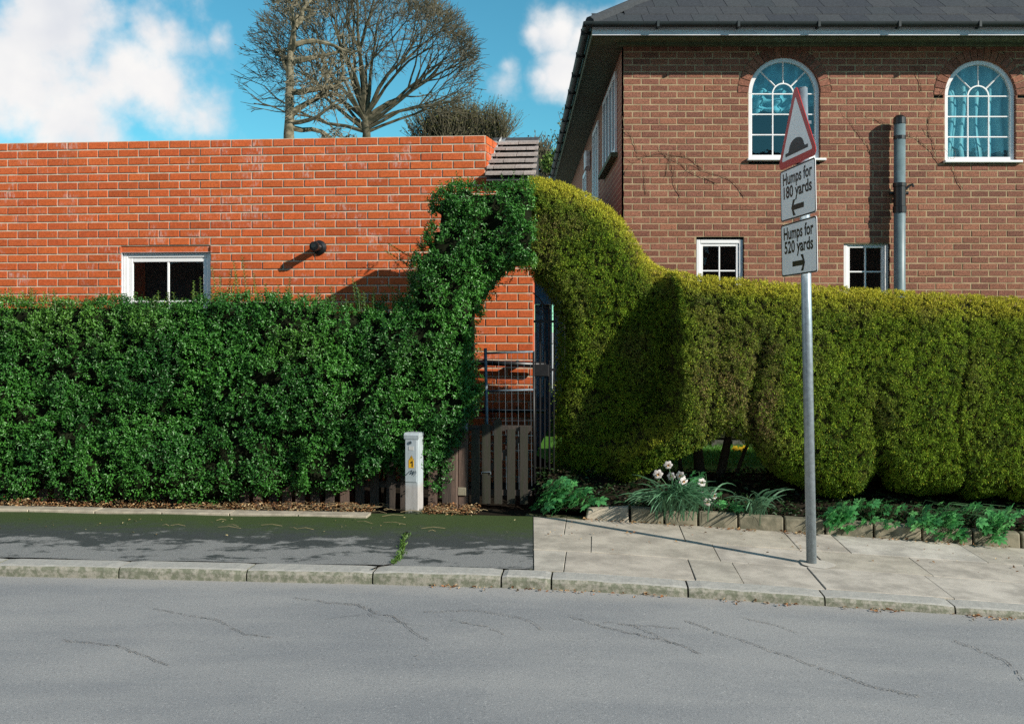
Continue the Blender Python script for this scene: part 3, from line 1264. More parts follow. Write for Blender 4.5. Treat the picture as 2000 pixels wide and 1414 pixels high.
for ai, a in enumerate(ARCH):
    X, ra, zs, z0 = arch_geo(a)
    # mortar bed of the arch, then its bricks on end
    H2.part('arch_bed', band(MB(), X, zs, ra + .001, ra + RING + .02, YH + .010, YH + .03), M['mortar_warm'])
    nv = 19
    for k in range(-1, nv + 1):
        a0 = math.pi * (k + .5 - .5) / nv
        a1 = math.pi * (k + 1) / nv
        if k in (-1, nv):
            continue
        H2.part('arch_brick', band(MB(), X, zs, ra + .006, ra + RING - .006, YH - .004 + R_.uniform(-.002, .002), YH + .02, 2, a0 + .012, a1 - .012), M['brick_brown'])
    yf = YH + .035
    fw = .052
    mb = band(MB(), X, zs, ra - fw, ra - .003, yf, yf + .06, 40)
    mb.cbox(X - ra + .003, X - ra + fw, yf, yf + .06, z0, zs, .005).cbox(X + ra - fw, X + ra - .003, yf, yf + .06, z0, zs, .005)
    mb.cbox(X - ra + fw, X + ra - fw, yf, yf + .06, z0, z0 + .05, .005)
    w = H2.part('window', mb, M['white_upvc'], label=('white arched window with bunched teal curtain behind' if ai == 0 else 'white arched window with drawn net curtain behind'))
    H2.part('sill', MB().cbox(X - ra - .02, X + ra + .06, YH - .055, YH + .10, z0 - .032, z0 - .002, .006), M['white_upvc'], parent=w)
    # brick reveal
    rv = band(MB(), X, zs, ra - .001, ra + .02, YH + .004, YH + .2, 36)
    rv.box(X - ra - .02, X - ra + .001, YH + .004, YH + .2, z0, zs).box(X + ra - .001, X + ra + .02, YH + .004, YH + .2, z0, zs)
    H2.part('reveal', rv, M['brick_brown'])
    ri = ra - fw
    bw = .016
    zb0 = z0 + .05
    zspring = zs - .0
    zsp = zs - (0 if True else 0)
    xs = [X - ri, X - ri / 3, X + ri / 3, X + ri]
    zr = [zb0 + (zsp - zb0) * k / 3 for k in range(4)]
    yb = yf + .02
    for x in xs[1:3]:
        H2.part('glazing_bar', MB().cbox(x - bw / 2, x + bw / 2, yb, yb + .02, zb0, zsp, .003), M['white_upvc'], parent=w)
    for z in zr[1:]:
        H2.part('glazing_bar', MB().cbox(X - ri, X + ri, yb + .002, yb + .02, z - bw / 2, z + bw / 2, .003), M['white_upvc'], parent=w)
    H2.part('fan_bar', band(MB(), X, zsp, ri / 3 - bw / 2, ri / 3 + bw / 2, yb + .001, yb + .02, 18), M['white_upvc'], parent=w)
    for ang in (45, 90, 135):
        c, s = math.cos(rad(ang)), math.sin(rad(ang))
        p = Vector((X + c * ri / 3, yb + .011, zsp + s * ri / 3))
        q = Vector((X + c * ri, yb + .011, zsp + s * ri))
        H2.part('fan_bar', MB().tube([p, q], bw * .62, 4), M['white_upvc'], parent=w)
    yp = yb + .012
    for i in range(3):
        for j in range(3):
            H2.part('pane', MB().add([(xs[i], yp, zr[j]), (xs[i + 1], yp, zr[j]), (xs[i + 1], yp, zr[j + 1]), (xs[i], yp, zr[j + 1])], [(0, 1, 2, 3)]), M['glass'], parent=w)
    for k in range(4):
        a0, a1 = rad(45 * k), rad(45 * (k + 1))
        P = ring_pts(X, zsp, ri, 8, a0, a1) + ring_pts(X, zsp, ri / 3, 8, a1, a0)
        H2.part('pane', MB().add([(p[0], yp, p[1]) for p in P], [tuple(range(len(P)))]), M['glass'], parent=w)
    P = ring_pts(X, zsp, ri / 3, 14)
    H2.part('pane', MB().add([(p[0], yp, p[1]) for p in P], [tuple(range(len(P)))]), M['glass'], parent=w)
    # the room behind
    H2.part('room', MB().box(X - ra - .3, X + ra + .3, YH + 1.2, YH + 1.22, z0 - .4, zs + ra + .3)
            .box(X - ra - .32, X - ra - .3, YH + .22, YH + 1.2, z0 - .4, zs + ra + .3).box(X + ra + .3, X + ra + .32, YH + .22, YH + 1.2, z0 - .4, zs + ra + .3)
            .box(X - ra - .3, X + ra + .3, YH + .22, YH + 1.2, zs + ra + .3, zs + ra + .32).box(X - ra - .3, X + ra + .3, YH + .22, YH + 1.2, z0 - .42, z0 - .4), M['dark_room'])
    # curtain
    nx_, nz_ = 60, 26
    V, Fc = [], []
    zt_, zlow = zs + ra, z0
    for j in range(nz_ + 1):
        for i in range(nx_ + 1):
            s_ = i / nx_
            x = X - ra + 2 * ra * s_
            if ai == 0:
                sag = zs - .02 - .10 * math.sin(math.pi * min(1, max(0, (s_ - .12) / .72))) - (.24 if s_ < .25 else .0) * (1 - s_ / .25)
                zl = sag - .10
                z = zt_ + (zl - zt_) * j / nz_
                fold = .03 * math.sin(s_ * 30 + j * .22 + .8 * math.sin(s_ * 9)) + .04 * math.sin(j * 1.4 + 4 * s_) * (j / nz_) ** 1.5
            else:
                z = zt_ + (zlow - zt_) * j / nz_
                fold = .030 * math.sin(s_ * 34 + .7 * math.sin(j * .3 + s_ * 5)) + .022 * math.sin(s_ * 13 + .15 * j)
            V.append((x, YH + .17 + fold, z))
    for j in range(nz_):
        for i in range(nx_):
            o = j * (nx_ + 1) + i
            Fc.append((o, o + nx_ + 1, o + nx_ + 2, o + 1))
    H2.part('curtain', MB().add(V, Fc), M['curtain'] if ai == 0 else M['net'], smooth=True)
# small casements
for a, b, ty in SMALL:
    w = window_parts(H2, hx(a) + .004, hx(b) - .004, hz(620), hz(ty) - .004, YH + .03, [.5], [.62], fw=.05, sash=.034, bw=.018)
    H2.part('window_back', MB().box(hx(a) - .1, hx(b) + .1, YH + .9, YH + .92, hz(700), hz(ty) + .1).box(hx(a) - .1, hx(a) - .002, YH + .221, YH + .9, hz(700), hz(ty) + .1)
            .box(hx(b) + .002, hx(b) + .1, YH + .221, YH + .9, hz(700), hz(ty) + .1).box(hx(a) - .1, hx(b) + .1, YH + .221, YH + .9, hz(ty) + .1, hz(ty) + .12), M['dark_room'])
# vent stack
px_, r = 1757, .068
X = hx(px_, YH - .13)
yv = YH - .13
zt_ = hz(226, yv)
st = H2.part('vent_pipe', MB().tube([(X, yv, -.4), (X, yv, zt_ - .1)], r, 20), M['pipe_grey'], smooth=True)
H2.part('pipe_cap', MB().tube([(X, yv, hz(243, yv)), (X, yv, zt_ - .03), (X, yv, zt_)], [r + .006, r + .006, r - .025], 20), M['black_plastic'], parent=st)
H2.part('pipe_collar', MB().tube([(X, yv, hz(273, yv)), (X, yv, hz(266, yv))], r + .005, 20), M['black_plastic'], parent=st)
H2.part('pipe_socket', MB().tube([(X, yv, hz(416, yv)), (X, yv, hz(404, yv)), (X, yv, hz(403, yv)), (X, yv, hz(366, yv)), (X, yv, hz(365, yv)), (X, yv, hz(358, yv))],
                                 [r + .012, r + .012, r + .004, r + .004, r + .012, r + .012], 20), M['black_plastic'], parent=st)
zz = hz(377, yv)
H2.part('pipe_bracket', MB().tube([(X - .115, yv + .03, zz), (X + .115, yv + .03, zz)], .022, 10).box(X - .02, X + .02, yv + .05, YH - .001, zz - .02, zz + .02), M['black_plastic'], parent=st)
H2.part('pipe_spout', MB().tube([(X + .06, yv, hz(372, yv)), (X + .12, yv, hz(363, yv)), (X + .155, yv - .01, hz(361, yv)), (X + .165, yv - .01, hz(366, yv))], .016, 8), M['black_plastic'], parent=st)
# eaves: soffit, fascia, gutter all round, hipped roof
OV = .42
zf0, zf1 = 3.478 + EYE, 3.575 + EYE
YB = 26.0
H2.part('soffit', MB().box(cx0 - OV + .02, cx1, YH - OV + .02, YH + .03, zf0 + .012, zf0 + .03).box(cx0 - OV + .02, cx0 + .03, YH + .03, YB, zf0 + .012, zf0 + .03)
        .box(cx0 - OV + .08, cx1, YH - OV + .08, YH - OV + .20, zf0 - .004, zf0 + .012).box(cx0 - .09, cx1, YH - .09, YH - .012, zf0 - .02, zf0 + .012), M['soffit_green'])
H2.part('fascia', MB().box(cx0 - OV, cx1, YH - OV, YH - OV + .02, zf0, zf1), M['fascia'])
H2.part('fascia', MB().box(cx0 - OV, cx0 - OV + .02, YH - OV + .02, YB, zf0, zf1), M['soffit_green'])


def gutter(x0, y0, x1, y1):
    mb = MB()
    d = Vector((x1 - x0, y1 - y0, 0)).normalized()
    nrm = Vector((d.y, -d.x, 0))
    V, Fc = [], []
    K = 9
    for (x, y) in ((x0, y0), (x1, y1)):
        for k in range(K):
            w = math.pi * k / (K - 1)
            o = nrm * (.055 - .055 * math.cos(w)) 
            V.append((x + o.x, y + o.y, zf1 + .035 - .055 * math.sin(w)))
    for k in range(K - 1):
        Fc.append((k, k + 1, K + k + 1, K + k))
    mb.add(V, Fc)
    return mb


gt = H2.part('gutter', gutter(cx0 - OV - .11, YH - OV - .003, cx1, YH - OV - .003), M['gutter'], smooth=True)
gs = H2.part('gutter', gutter(cx0 - OV - .003, YB, cx0 - OV - .003, YH - OV - .11), M['gutter'], smooth=True)
for k in range(8):
    x = cx0 + .35 + k * .95
    H2.part('gutter_clip', MB().box(x - .014, x + .014, YH - OV - .120, YH - OV - .002, zf1 - .03, zf1 + .042), M['gutter'], parent=gt)
for k in range(12):
    y = YH - .2 + k * 1.0
    H2.part('gutter_clip', MB().box(cx0 - OV - .120, cx0 - OV - .002, y - .014, y + .014, zf1 - .03, zf1 + .042), M['gutter'], parent=gs)
# roof planes
pitch = math.tan(rad(35))
ex, ey, ez = cx0 - OV - .05, YH - OV - .05, zf1 + .01
run = 5.0
rf = H2.part('roof', MB().add([(ex, ey, ez), (cx1, ey, ez), (cx1, ey + run, ez + run * pitch), (ex + run, ey + run, ez + run * pitch), (ex, YB, ez), (ex + run, YB, ez + run * pitch)],
                              [(0, 1, 2, 3), (0, 3, 5, 4)]), M['slate'])
TW, TG = .30, .25
tm = MB().add([(0, 0, .022), (TW - .005, 0, .022), (TW - .005, TG + .05, .026 + (TG + .05) * pitch - .016), (0, TG + .05, .026 + (TG + .05) * pitch - .016),
               (0, 0, .003), (TW - .005, 0, .003)], [(0, 1, 2, 3), (4, 5, 1, 0), (1, 5, 2), (4, 0, 3)]).mesh('roof_tile')
tm.materials.append(M['slate'])
for r in range(5):
    y = ey + .01 + r * TG
    x = ex + .06 + r * TG + (TW / 2 if r % 2 else 0)
    while x < min(cx1 - TW, hx(2030)):
        H2.inst('roof_tile', tm, (x, y, ez + .01 + (y - ey) * pitch + R_.uniform(0, .004)), parent=rf)
        x += TW
# hip capping along the corner of the roof
H2.part('hip_tile', MB().tube([(ex + .02, ey + .02, ez + .035), (ex + 3, ey + 3, ez + 3 * pitch + .035)], .07, 8), M['slate'], parent=rf)
# the side wall running away from the street, its windows and box
mb = MB()
mb.box(cx0, cx0 + .25, YH + .03, YB, -.5, zf0 + .02)
H2.part('side_wall', mb, M['side_brick'])
def side_window(y0, y1, z0, z1, n):
    x = cx0 - .004
    m_ = MB()
    m_.box(x - .03, x, y0, y0 + .07, z0, z1).box(x - .03, x, y1 - .07, y1, z0, z1)
    m_.box(x - .03, x, y0 + .07, y1 - .07, z1 - .07, z1).box(x - .03, x, y0 + .07, y1 - .07, z0, z0 + .07)
    w = H2.part('window', m_, M['white_upvc'])
    for k in range(1, n):
        y = y0 + (y1 - y0) * k / n
        H2.part('mullion', MB().box(x - .028, x, y - .035, y + .035, z0 + .07, z1 - .07), M['white_upvc'], parent=w)
    for k in range(n):
        a, b = y0 + (y1 - y0) * k / n, y0 + (y1 - y0) * (k + 1) / n
        H2.part('pane', MB().box(x - .012, x - .006, a + .035, b - .035, z0 + .07, z1 - .07), M['bluegrey'], parent=w)
    H2.part('sill', MB().box(x - .09, x, y0 - .06, y1 + .06, z0 - .06, z0 - .003), M['soffit_green'], parent=w)
side_window(12.75, 14.6, 2.29 + EYE, 3.36 + EYE, 4)
side_window(15.5, 16.6, 2.0 + EYE, 3.30 + EYE, 3)
side_window(18.2, 19.0, 2.0 + EYE, 2.95 + EYE, 2)
H2.part('alarm_box', MB().cbox(cx0 - .10, cx0 - .002, 17.3, 17.7, 2.85 + EYE, 3.15 + EYE, .02), M['fascia'])
# dry creeper stems still clinging to the brickwork
def creeper(label, starts):
    T = Thing('dead_creeper', label, 'creeper', (hx(starts[0][0]), YH, hz(starts[0][1])), street=False)
    for px, py, dx_, dy_, n in starts:
        mb = MB()
        x, z = hx(px), hz(py)
        d = Vector((dx_, -dy_)).normalized()
        pts = []
        for i in range(n):
            pts.append((x, YH - .010, z))
            d = (d + Vector((R_.uniform(-.5, .5), R_.uniform(-.5, .5))) * .5).normalized()
            x += d.x * .045
            z += d.y * .045
            if i > 3 and R_.random() < .35:
                e = (d + Vector((R_.uniform(-1, 1), R_.uniform(-1, 1)))).normalized()
                q = [(x, YH - .010, z)]
                for k in range(R_.randint(2, 5)):
                    q.append((q[-1][0] + e.x * .035, YH - .012, q[-1][2] + e.y * .035))
                    e = (e + Vector((R_.uniform(-.6, .6), R_.uniform(-.6, .6)))).normalized()
                mb.tube(q, [.0022 - .0012 * k / len(q) for k in range(len(q))], 3)
        mb.tube(pts, [.0036 - .0022 * i / n for i in range(n)], 4)
        T.part('stems', mb, M['twig_tan'], kind='stuff')
creeper('dry leafless creeper stems clinging to brown brick between house corner and nearer arched window',
        [(1455, 385, -.8, -1, 26), (1400, 360, -1, -.6, 16), (1330, 385, -.3, -1, 10), (1262, 380, -.2, -1, 9), (1370, 330, -1, -1.2, 22), (1300, 345, .3, -1, 8), (1245, 300, -.1, -1, 8)])
creeper('dry leafless creeper stems hanging on brown brick beside the arched window by the vent pipe',
        [(1835, 320, -.5, -1, 24), (1828, 300, -.4, -1, 22), (1800, 180, -.1, -1, 10), (1700, 300, -.3, -1, 14), (1880, 370, -.5, -.7, 12)])

# ------------------------------------------------------------------ hedges
def resample_inside(poly):
    A = np.array(poly, float)
    B = np.roll(A, -1, axis=0)
    def inside(P):
        c = np.zeros(len(P), bool)
        for (x0, y0), (x1, y1) in zip(A, B):
            if y0 == y1:
                continue
            k = ((y0 > P[:, 1]) != (y1 > P[:, 1])) & (P[:, 0] < (x1 - x0) * (P[:, 1] - y0) / (y1 - y0) + x0)
            c ^= k
        return c
    def dist(P):
        d = np.full(len(P), 1e9)
        for p, q in zip(A, B):
            e = q - p
            t = np.clip(((P - p) @ e) / max(1e-12, e @ e), 0, 1)
            d = np.minimum(d, np.linalg.norm(P - (p + t[:, None] * e), axis=1))
        return d
    return inside, dist


class HedgeField:
    def __init__(s, poly_px, vref, front, R, T, back, lump, step=.025):
        s.poly = [pv(x, y, vref) for x, y in poly_px]
        s.inside, s.dist = resample_inside(s.poly)
        A = np.array(s.poly)
        s.lo, s.hi = A.min(0), A.max(0)
        s.step = step
        nu, nz = ((s.hi - s.lo) / step).astype(int) + 2
        uu, zz = np.meshgrid(s.lo[0] + np.arange(nu) * step, s.lo[1] + np.arange(nz) * step, indexing='ij')
        P = np.c_[uu.ravel(), zz.ravel()]
        ins = s.inside(P)
        d = np.where(ins, s.dist(P), 0)
        prof = np.sqrt(np.clip(1 - (1 - np.minimum(d / R, 1)) ** 2, 0, 1))
        vf = front(P) + (1 - prof) * T
        for sc, amp, sd in lump:
            vf = vf + (vnoise(np.c_[P, vf], sc, sd) - .5) * 2 * amp
        vb = back - (1 - prof) * T
        s.ins, s.F, s.B = ins.reshape(nu, nz), vf.reshape(nu, nz), vb.reshape(nu, nz)
        s.Fu, s.Fz = np.gradient(s.F, step)
        s.nu, s.nz = nu, nz
        s.d = d.reshape(nu, nz)

    def core(s, inset):
        idx = -np.ones((s.nu, s.nz), int)
        ok = s.ins & (s.d > .05)
        V = []
        st = 2
        ii = range(0, s.nu, st)
        jj = range(0, s.nz, st)
        cell = [(i, j) for i in ii for j in jj if i + st < s.nu and j + st < s.nz and ok[i, j] and ok[i + st, j] and ok[i, j + st] and ok[i + st, j + st]]
        cs = set(cell)
        fr, bk = {}, {}
        def vid(i, j, front):
            dct = fr if front else bk
            if (i, j) not in dct:
                dct[(i, j)] = len(V)
                f = s.F[i, j] + inset
                b = max(f + .05, s.B[i, j] - inset)
                V.append((s.lo[0] + i * s.step, f if front else b, s.lo[1] + j * s.step))
            return dct[(i, j)]
        Fc = []
        for i, j in cell:
            c = [(i, j), (i + st, j), (i + st, j + st), (i, j + st)]
            Fc.append([vid(*q, True) for q in c])
            Fc.append([vid(*q, False) for q in reversed(c)])
            for (q0, q1), (di, dj) in zip(((c[0], c[1]), (c[1], c[2]), (c[2], c[3]), (c[3], c[0])), ((0, -st), (st, 0), (0, st), (-st, 0))):
                if (i + di, j + dj) not in cs:
                    Fc.append([vid(*q1, True), vid(*q0, True), vid(*q0, False), vid(*q1, False)])
        return np.array(V), np.array(Fc)

    def sample(s, n, back=False, cap=4.0):
        """points on the front (or back) surface, evenly spread over its area, with outward normals"""
        out = []
        got = 0
        while got < n:
            P = s.lo + rng.random((n * 2, 2)) * (s.hi - s.lo)
            i = np.clip(((P[:, 0] - s.lo[0]) / s.step).round().astype(int), 0, s.nu - 1)
            j = np.clip(((P[:, 1] - s.lo[1]) / s.step).round().astype(int), 0, s.nz - 1)
            ok = s.ins[i, j]
            w = np.sqrt(1 + s.Fu[i, j] ** 2 + s.Fz[i, j] ** 2)
            ok &= rng.random(len(P)) < np.minimum(w, cap) / cap
            P, i, j = P[ok], i[ok], j[ok]
            if back:
                v = s.B[i, j]
                N = np.c_[-s.Fu[i, j], np.ones(len(i)), s.Fz[i, j]]
            else:
                v = s.F[i, j]
                N = np.c_[s.Fu[i, j], -np.ones(len(i)), s.Fz[i, j]]
                # spread within the grid cell along the slope
                v = v + (P[:, 0] - (s.lo[0] + i * s.step)) * np.clip(s.Fu[i, j], -4, 4) + (P[:, 1] - (s.lo[1] + j * s.step)) * np.clip(s.Fz[i, j], -4, 4)
            out.append(np.c_[P[:, 0], v, P[:, 1], unit(N), s.d[i, j]])
            got += len(P)
        o = np.concatenate(out)[:n]
        return o[:, :3], o[:, 3:6], o[:, 6]


def leaf_cards(P, D, N, length, width, cols, fold=.25):
    """pointed oval leaves: base P, direction D, face normal N. Two quads folded on the midrib."""
    D = unit(D)
    S = unit(np.cross(D, N))
    U = np.cross(S, D)
    l, w = length[:, None], width[:, None]
    b = P
    tip = P + D * l - U * l * .12
    l1 = P + D * l * .35 + S * w * .5 + U * w * fold
    l2 = P + D * l * .72 + S * w * .36 + U * w * fold * .6
    r1 = P + D * l * .35 - S * w * .5 + U * w * fold
    r2 = P + D * l * .72 - S * w * .36 + U * w * fold * .6
    V = np.stack([b, l1, l2, tip, r2, r1], 1).reshape(-1, 3)
    o = np.arange(len(P))[:, None] * 6
    Fq = np.concatenate([o + np.array([[0, 3, 2, 1]]), o + np.array([[0, 5, 4, 3]])])
    return V, Fq, np.repeat(cols, 6, axis=0)


def blades(P, D, S, length, width, cols):
    """narrow rhombic sprays"""
    D, S = unit(D), unit(S)
    l, w = length[:, None], width[:, None]
    V = np.stack([P, P + D * l * .5 + S * w * .5, P + D * l, P + D * l * .5 - S * w * .5], 1).reshape(-1, 3)
    o = np.arange(len(P))[:, None] * 4
    return V, o + np.array([[0, 1, 2, 3]]), np.repeat(cols, 4, axis=0)


# --- privet hedge with its half arch over the gate
PRIVET = [(-330, 600), (-200, 585), (-100, 592), (0, 582), (120, 590), (230, 580), (300, 592), (344, 592), (367, 590), (395, 580), (430, 574), (480, 572), (520, 576), (560, 579), (600, 588), (650, 598), (700, 598), (760, 594), (788, 588),
          (800, 560), (800, 515), (822, 482), (842, 440), (838, 392), (852, 374), (880, 362), (895, 352), (930, 362), (965, 360), (1000, 352), (1075, 352),
          (1075, 512), (1005, 520), (978, 536), (958, 560), (944, 588), (933, 620), (932, 680), (926, 720), (938, 770), (922, 820), (900, 850), (880, 900), (868, 985),
          (830, 960), (795, 930), (760, 925), (715, 935), (690, 950), (640, 965), (560, 972), (480, 978), (420, 985), (350, 975), (200, 982), (80, 970), (-60, 985), (-200, 975), (-330, 980)]


def front1(P):
    return np.full(len(P), 2.20) + .10 * np.clip((1.2 - P[:, 1]) / 1.2, 0, 1) * 0


HF1 = HedgeField(PRIVET, 2.35, front1, .22, .30, 3.02, [(2.0, .07, 1), (5, .075, 2), (11, .055, 3)])
_ua, _za = pv(795, 560, 2.35)
_uu, _zz = np.meshgrid(HF1.lo[0] + np.arange(HF1.nu) * HF1.step, HF1.lo[1] + np.arange(HF1.nz) * HF1.step, indexing='ij')
HF1.B = HF1.B + .62 / (1 + np.exp(-(_uu - _ua) / .05)) / (1 + np.exp(-(_zz - _za + .05) / .05))     # unseen back swelled towards the wall to throw the arch's shadow on it
H = Thing('privet_hedge', 'loose glossy green privet hedge with half arch over the wooden gate', 'hedge', (pv(620, 985, 2.6)[0], 2.6, 0))
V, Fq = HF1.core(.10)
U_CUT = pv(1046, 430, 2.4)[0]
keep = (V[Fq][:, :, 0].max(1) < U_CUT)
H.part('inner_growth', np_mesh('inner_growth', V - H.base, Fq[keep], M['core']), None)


def privet_leaves(HF, n, back=False):
    P, N, d = HF.sample(n, back)
    hole = vnoise(P, 10, 61) * .5 + vnoise(P, 24, 62) * .5
    keep_ = hole > rng.uniform(.36, .55, len(P))
    P, N, d = P[keep_], N[keep_], d[keep_]
    n = len(P)
    k = 9                                        # leaves along each shoot, in opposite pairs
    dirs = unit(N * .75 + np.c_[rng.normal(0, .5, n), rng.normal(0, .4, n), rng.normal(.35, .5, n)])
    ax = unit(np.cross(dirs, rng.normal(size=(n, 3))))
    L = rng.uniform(.06, .14, n)
    Pl, Dl, Nl, ln, wd, cl = [], [], [], [], [], []
    tone = vnoise(P, 3.0, 5)
    young = np.clip((vnoise(P, 1.7, 9) - .45) * 2.2, 0, 1) * np.clip((P[:, 2] - 1.30) / .5, 0, 1)  # upper leaves paler: young growth plus the brighter light on top, as colour
    for i in range(k):
        f = (i // 2 + .5) / (k / 2)
        s = 1 if i % 2 else -1
        base = P + dirs * (L * (f - .55))[:, None]
        q = ax if (i // 2) % 2 else np.cross(ax, dirs)
        D = unit(dirs * .6 + q * s * .9 + rng.normal(0, .22, (n, 3)))
        Nn = unit(dirs + np.c_[np.zeros(n), np.zeros(n), np.full(n, .5)] + rng.normal(0, .3, (n, 3)))
        Pl.append(base); Dl.append(D); Nl.append(Nn)
        q_ = rng.uniform(.75, 1.25, n); ln.append(rng.uniform(.018, .030, n) * q_); wd.append(rng.uniform(.009, .015, n) * q_)
        a = np.array([.022, .105, .018]); b = np.array([.080, .270, .036]); c = np.array([.19, .36, .045])
        m_ = (tone * .9 + rng.uniform(-.25, .25, n)).clip(0, 1)[:, None]
        cc = a * (1 - m_) + b * m_
        y = (young * (.3 + .7 * f))[:, None]
        cl.append(cc * (1 - y) + c * y)
    return [np.concatenate(x) for x in (Pl, Dl, Nl, ln, wd, cl)]


parts = privet_leaves(HF1, 33000)
pb = privet_leaves(HF1, 3200, True)
parts = [np.concatenate([a, b]) for a, b in zip(parts, pb)]
m_ = parts[0][:, 0] < U_CUT + rng.uniform(-.02, .03, len(parts[0]))
# thin out towards the ground, where the pickets show
zrel = parts[0][:, 2]
m_ &= rng.random(len(zrel)) < np.clip(.08 + zrel / .62 + .5 * (vnoise(parts[0], 5, 77) - .5), 0, 1)
parts = [p[m_] for p in parts]
Vl, Fl, Cl = leaf_cards(*parts[:3], parts[3], parts[4], parts[5])
# upright young shoots standing out of the top
SH = []
for x, y, hgt in [(425, 575, 40), (432, 580, 30), (455, 575, 28), (470, 575, 46), (485, 572, 52), (500, 575, 30), (520, 577, 22), (395, 582, 30), (410, 580, 20), (560, 580, 22), (565, 582, 28),
                  (600, 588, 22), (620, 590, 25), (640, 596, 18), (655, 598, 28), (697, 598, 40), (705, 598, 34), (712, 600, 20), (730, 598, 26), (745, 596, 18), (375, 588, 16),
                  (805, 520, 40), (800, 500, 32), (790, 575, 26), (893, 358, 22), (858, 378, 24), (925, 362, 16), (985, 356, 16), (1005, 354, 20), (1020, 354, 14), (380, 590, 30), (445, 576, 36), (540, 578, 20)]:
    SH.append((x + R_.uniform(-3, 3), y + 6, hgt))
for _ in range(150):
    x = R_.uniform(-250, 790)
    SH.append((x, 590 + R_.uniform(0, 14), R_.uniform(8, 24)))
sp, sd, sn, sl, sw, sc = [], [], [], [], [], []
stems = MB()
for x, y, hgt in SH:
    v = R_.uniform(2.32, 2.6)
    u, z = pv(x, y - 4, v)
    hm = hgt / F * 9 * (1.5 if hgt > 24 else 1.15)
    lean = Vector((R_.uniform(-.25, .1), R_.uniform(-.15, .15), 1)).normalized()
    if 785 < x < 812:
        lean = Vector((-.8, 0, .5)).normalized()
    stems.tube([Vector((u, v, z - .1)) + lean * 0, Vector((u, v, z)) + lean * hm], [.003, .0012], 4)
    n = max(3, int(hm / .017))
    a = R_.uniform(0, 6.28)
    warm = 1 if x < 540 else .35
    for i in range(n):
        b_ = Vector((u, v, z)) + lean * hm * (i + .5) / n
        for s in (0, math.pi):
            w = a + s + (math.pi / 2 if i % 2 else 0)
            D = Vector((math.cos(w), math.sin(w), .55)).normalized()
            sp.append(b_); sd.append(D); sn.append((-.2, -.2, 1))
            sl.append(R_.uniform(.028, .042) * (1 - .4 * i / n)); sw.append(R_.uniform(.012, .018))
            t_ = R_.uniform(.4, 1) * warm
            sc.append((.05 + .20 * t_, .15 + .24 * t_, .03 + .02 * t_))
V2, F2, C2 = leaf_cards(np.array([list(p) for p in sp]), np.array([list(p) for p in sd]), np.array(sn, float), np.array(sl), np.array(sw), np.array(sc))
Vl, Fl, Cl = np.concatenate([Vl, V2]), np.concatenate([Fl, F2 + len(Vl)]), np.concatenate([Cl, C2])
H.part('foliage', np_mesh('foliage', Vl - H.base, Fl, M['leaf_privet'], Cl), None)
# woody stems at the foot
for i in range(36):
    x = R_.uniform(-250, 880)
    u, _ = pv(x, 985, 2.6)
    v = R_.uniform(2.5, 2.85)
    p = [(u, v, -.02)]
    for k in range(1, 6):
        p.append((p[-1][0] + R_.uniform(-.05, .05), p[-1][1] + R_.uniform(-.05, .04), k * .16))
    H.part('stem', MB().tube(p, [.016, .014, .012, .010, .008, .006], 5), M['bark_dark'])
# the arching limbs that carry the half arch
for k in range(4):
    x = 905 + k * 6
    p = []
    for yy, xx in ((985, x - 20), (900, x - 12), (800, x - 10), (700, x - 18), (620, x - 20), (540, x - 8), (460, x + 25 + 8 * k), (430, x + 90)):
        u, z = pv(xx, yy, 2.6)
        p.append((u + R_.uniform(-.02, .02), 2.6 + R_.uniform(-.08, .08), max(z, -.02)))
    H.part('limb', MB().tube(p, [.022, .02, .018, .016, .014, .012, .009, .004], 6), M['bark_dark'])
H.part('shoots', stems, M['stem_green0'], kind='stuff')

# --- clipped conifer hedge with the other half of the arch
CONIFER = [(960, 330), (1041, 330), (1075, 336), (1110, 348), (1150, 366), (1185, 388), (1215, 415), (1240, 450), (1262, 488), (1290, 514), (1330, 528), (1400, 539), (1500, 547), (1600, 556),
           (1800, 568), (2000, 580), (2200, 594), (2400, 610),
           (2400, 1005), (2100, 992), (2000, 986), (1960, 972), (1900, 982), (1880, 968), (1800, 975), (1745, 962), (1722, 925), (1690, 970), (1640, 980), (1600, 972), (1560, 952), (1515, 930), (1485, 895),
           (1455, 866), (1420, 850), (1390, 868), (1350, 888), (1320, 900), (1285, 918), (1240, 946), (1180, 970), (1120, 974), (1078, 958), (1078, 800), (1084, 700), (1084, 630), (1074, 590), (1058, 565), (1041, 548), (960, 500)]
VC = 2.55


def front2(P):
    u, z = P[:, 0], P[:, 1]
    us = pv(1325, 600, 2.3)[0]
    zk = pv(1325, 800, 2.3)[1]
    low = np.clip((zk - z) / .45, 0, 1)
    edge = us - .50 * low ** 1.3
    edge = edge + (vnoise(P, 5, 71) - .5) * .08 + (vnoise(P, 14, 72) - .5) * .04
    s = 1 / (1 + np.exp(-np.clip((u - edge) / (.016 + .06 * np.minimum(low, 1)), -50, 50)))
    # the block bulges over the bed, the arch leg stands back from it
    zt = pv(1325, 560, 2.3)[1]
    dn = np.clip((zt - z) / 1.0, 0, 1)
    block = 2.36 - .14 * np.sin(np.clip((z - .2) / 1.7, 0, 1) * math.pi)
    leg = 2.62 + .23 * dn
    v = leg * (1 - s) + block * s
    for px, amp, wd, y0, y1 in ((1478, .07, .05, 640, 900), (1880, .045, .022, 630, 960), (1720, .06, .06, 780, 980), (1400, .03, .06, 600, 880), (1590, .02, .035, 640, 960)):
        uc, za = pv(px, y0, 2.3)
        _, zb_ = pv(px, y1, 2.3)
        m = np.clip((za - z) / .15, 0, 1)
        v = v + amp * m * np.exp(-((u - uc - .05 * np.sin(z * 5)) / wd) ** 2)
    return v


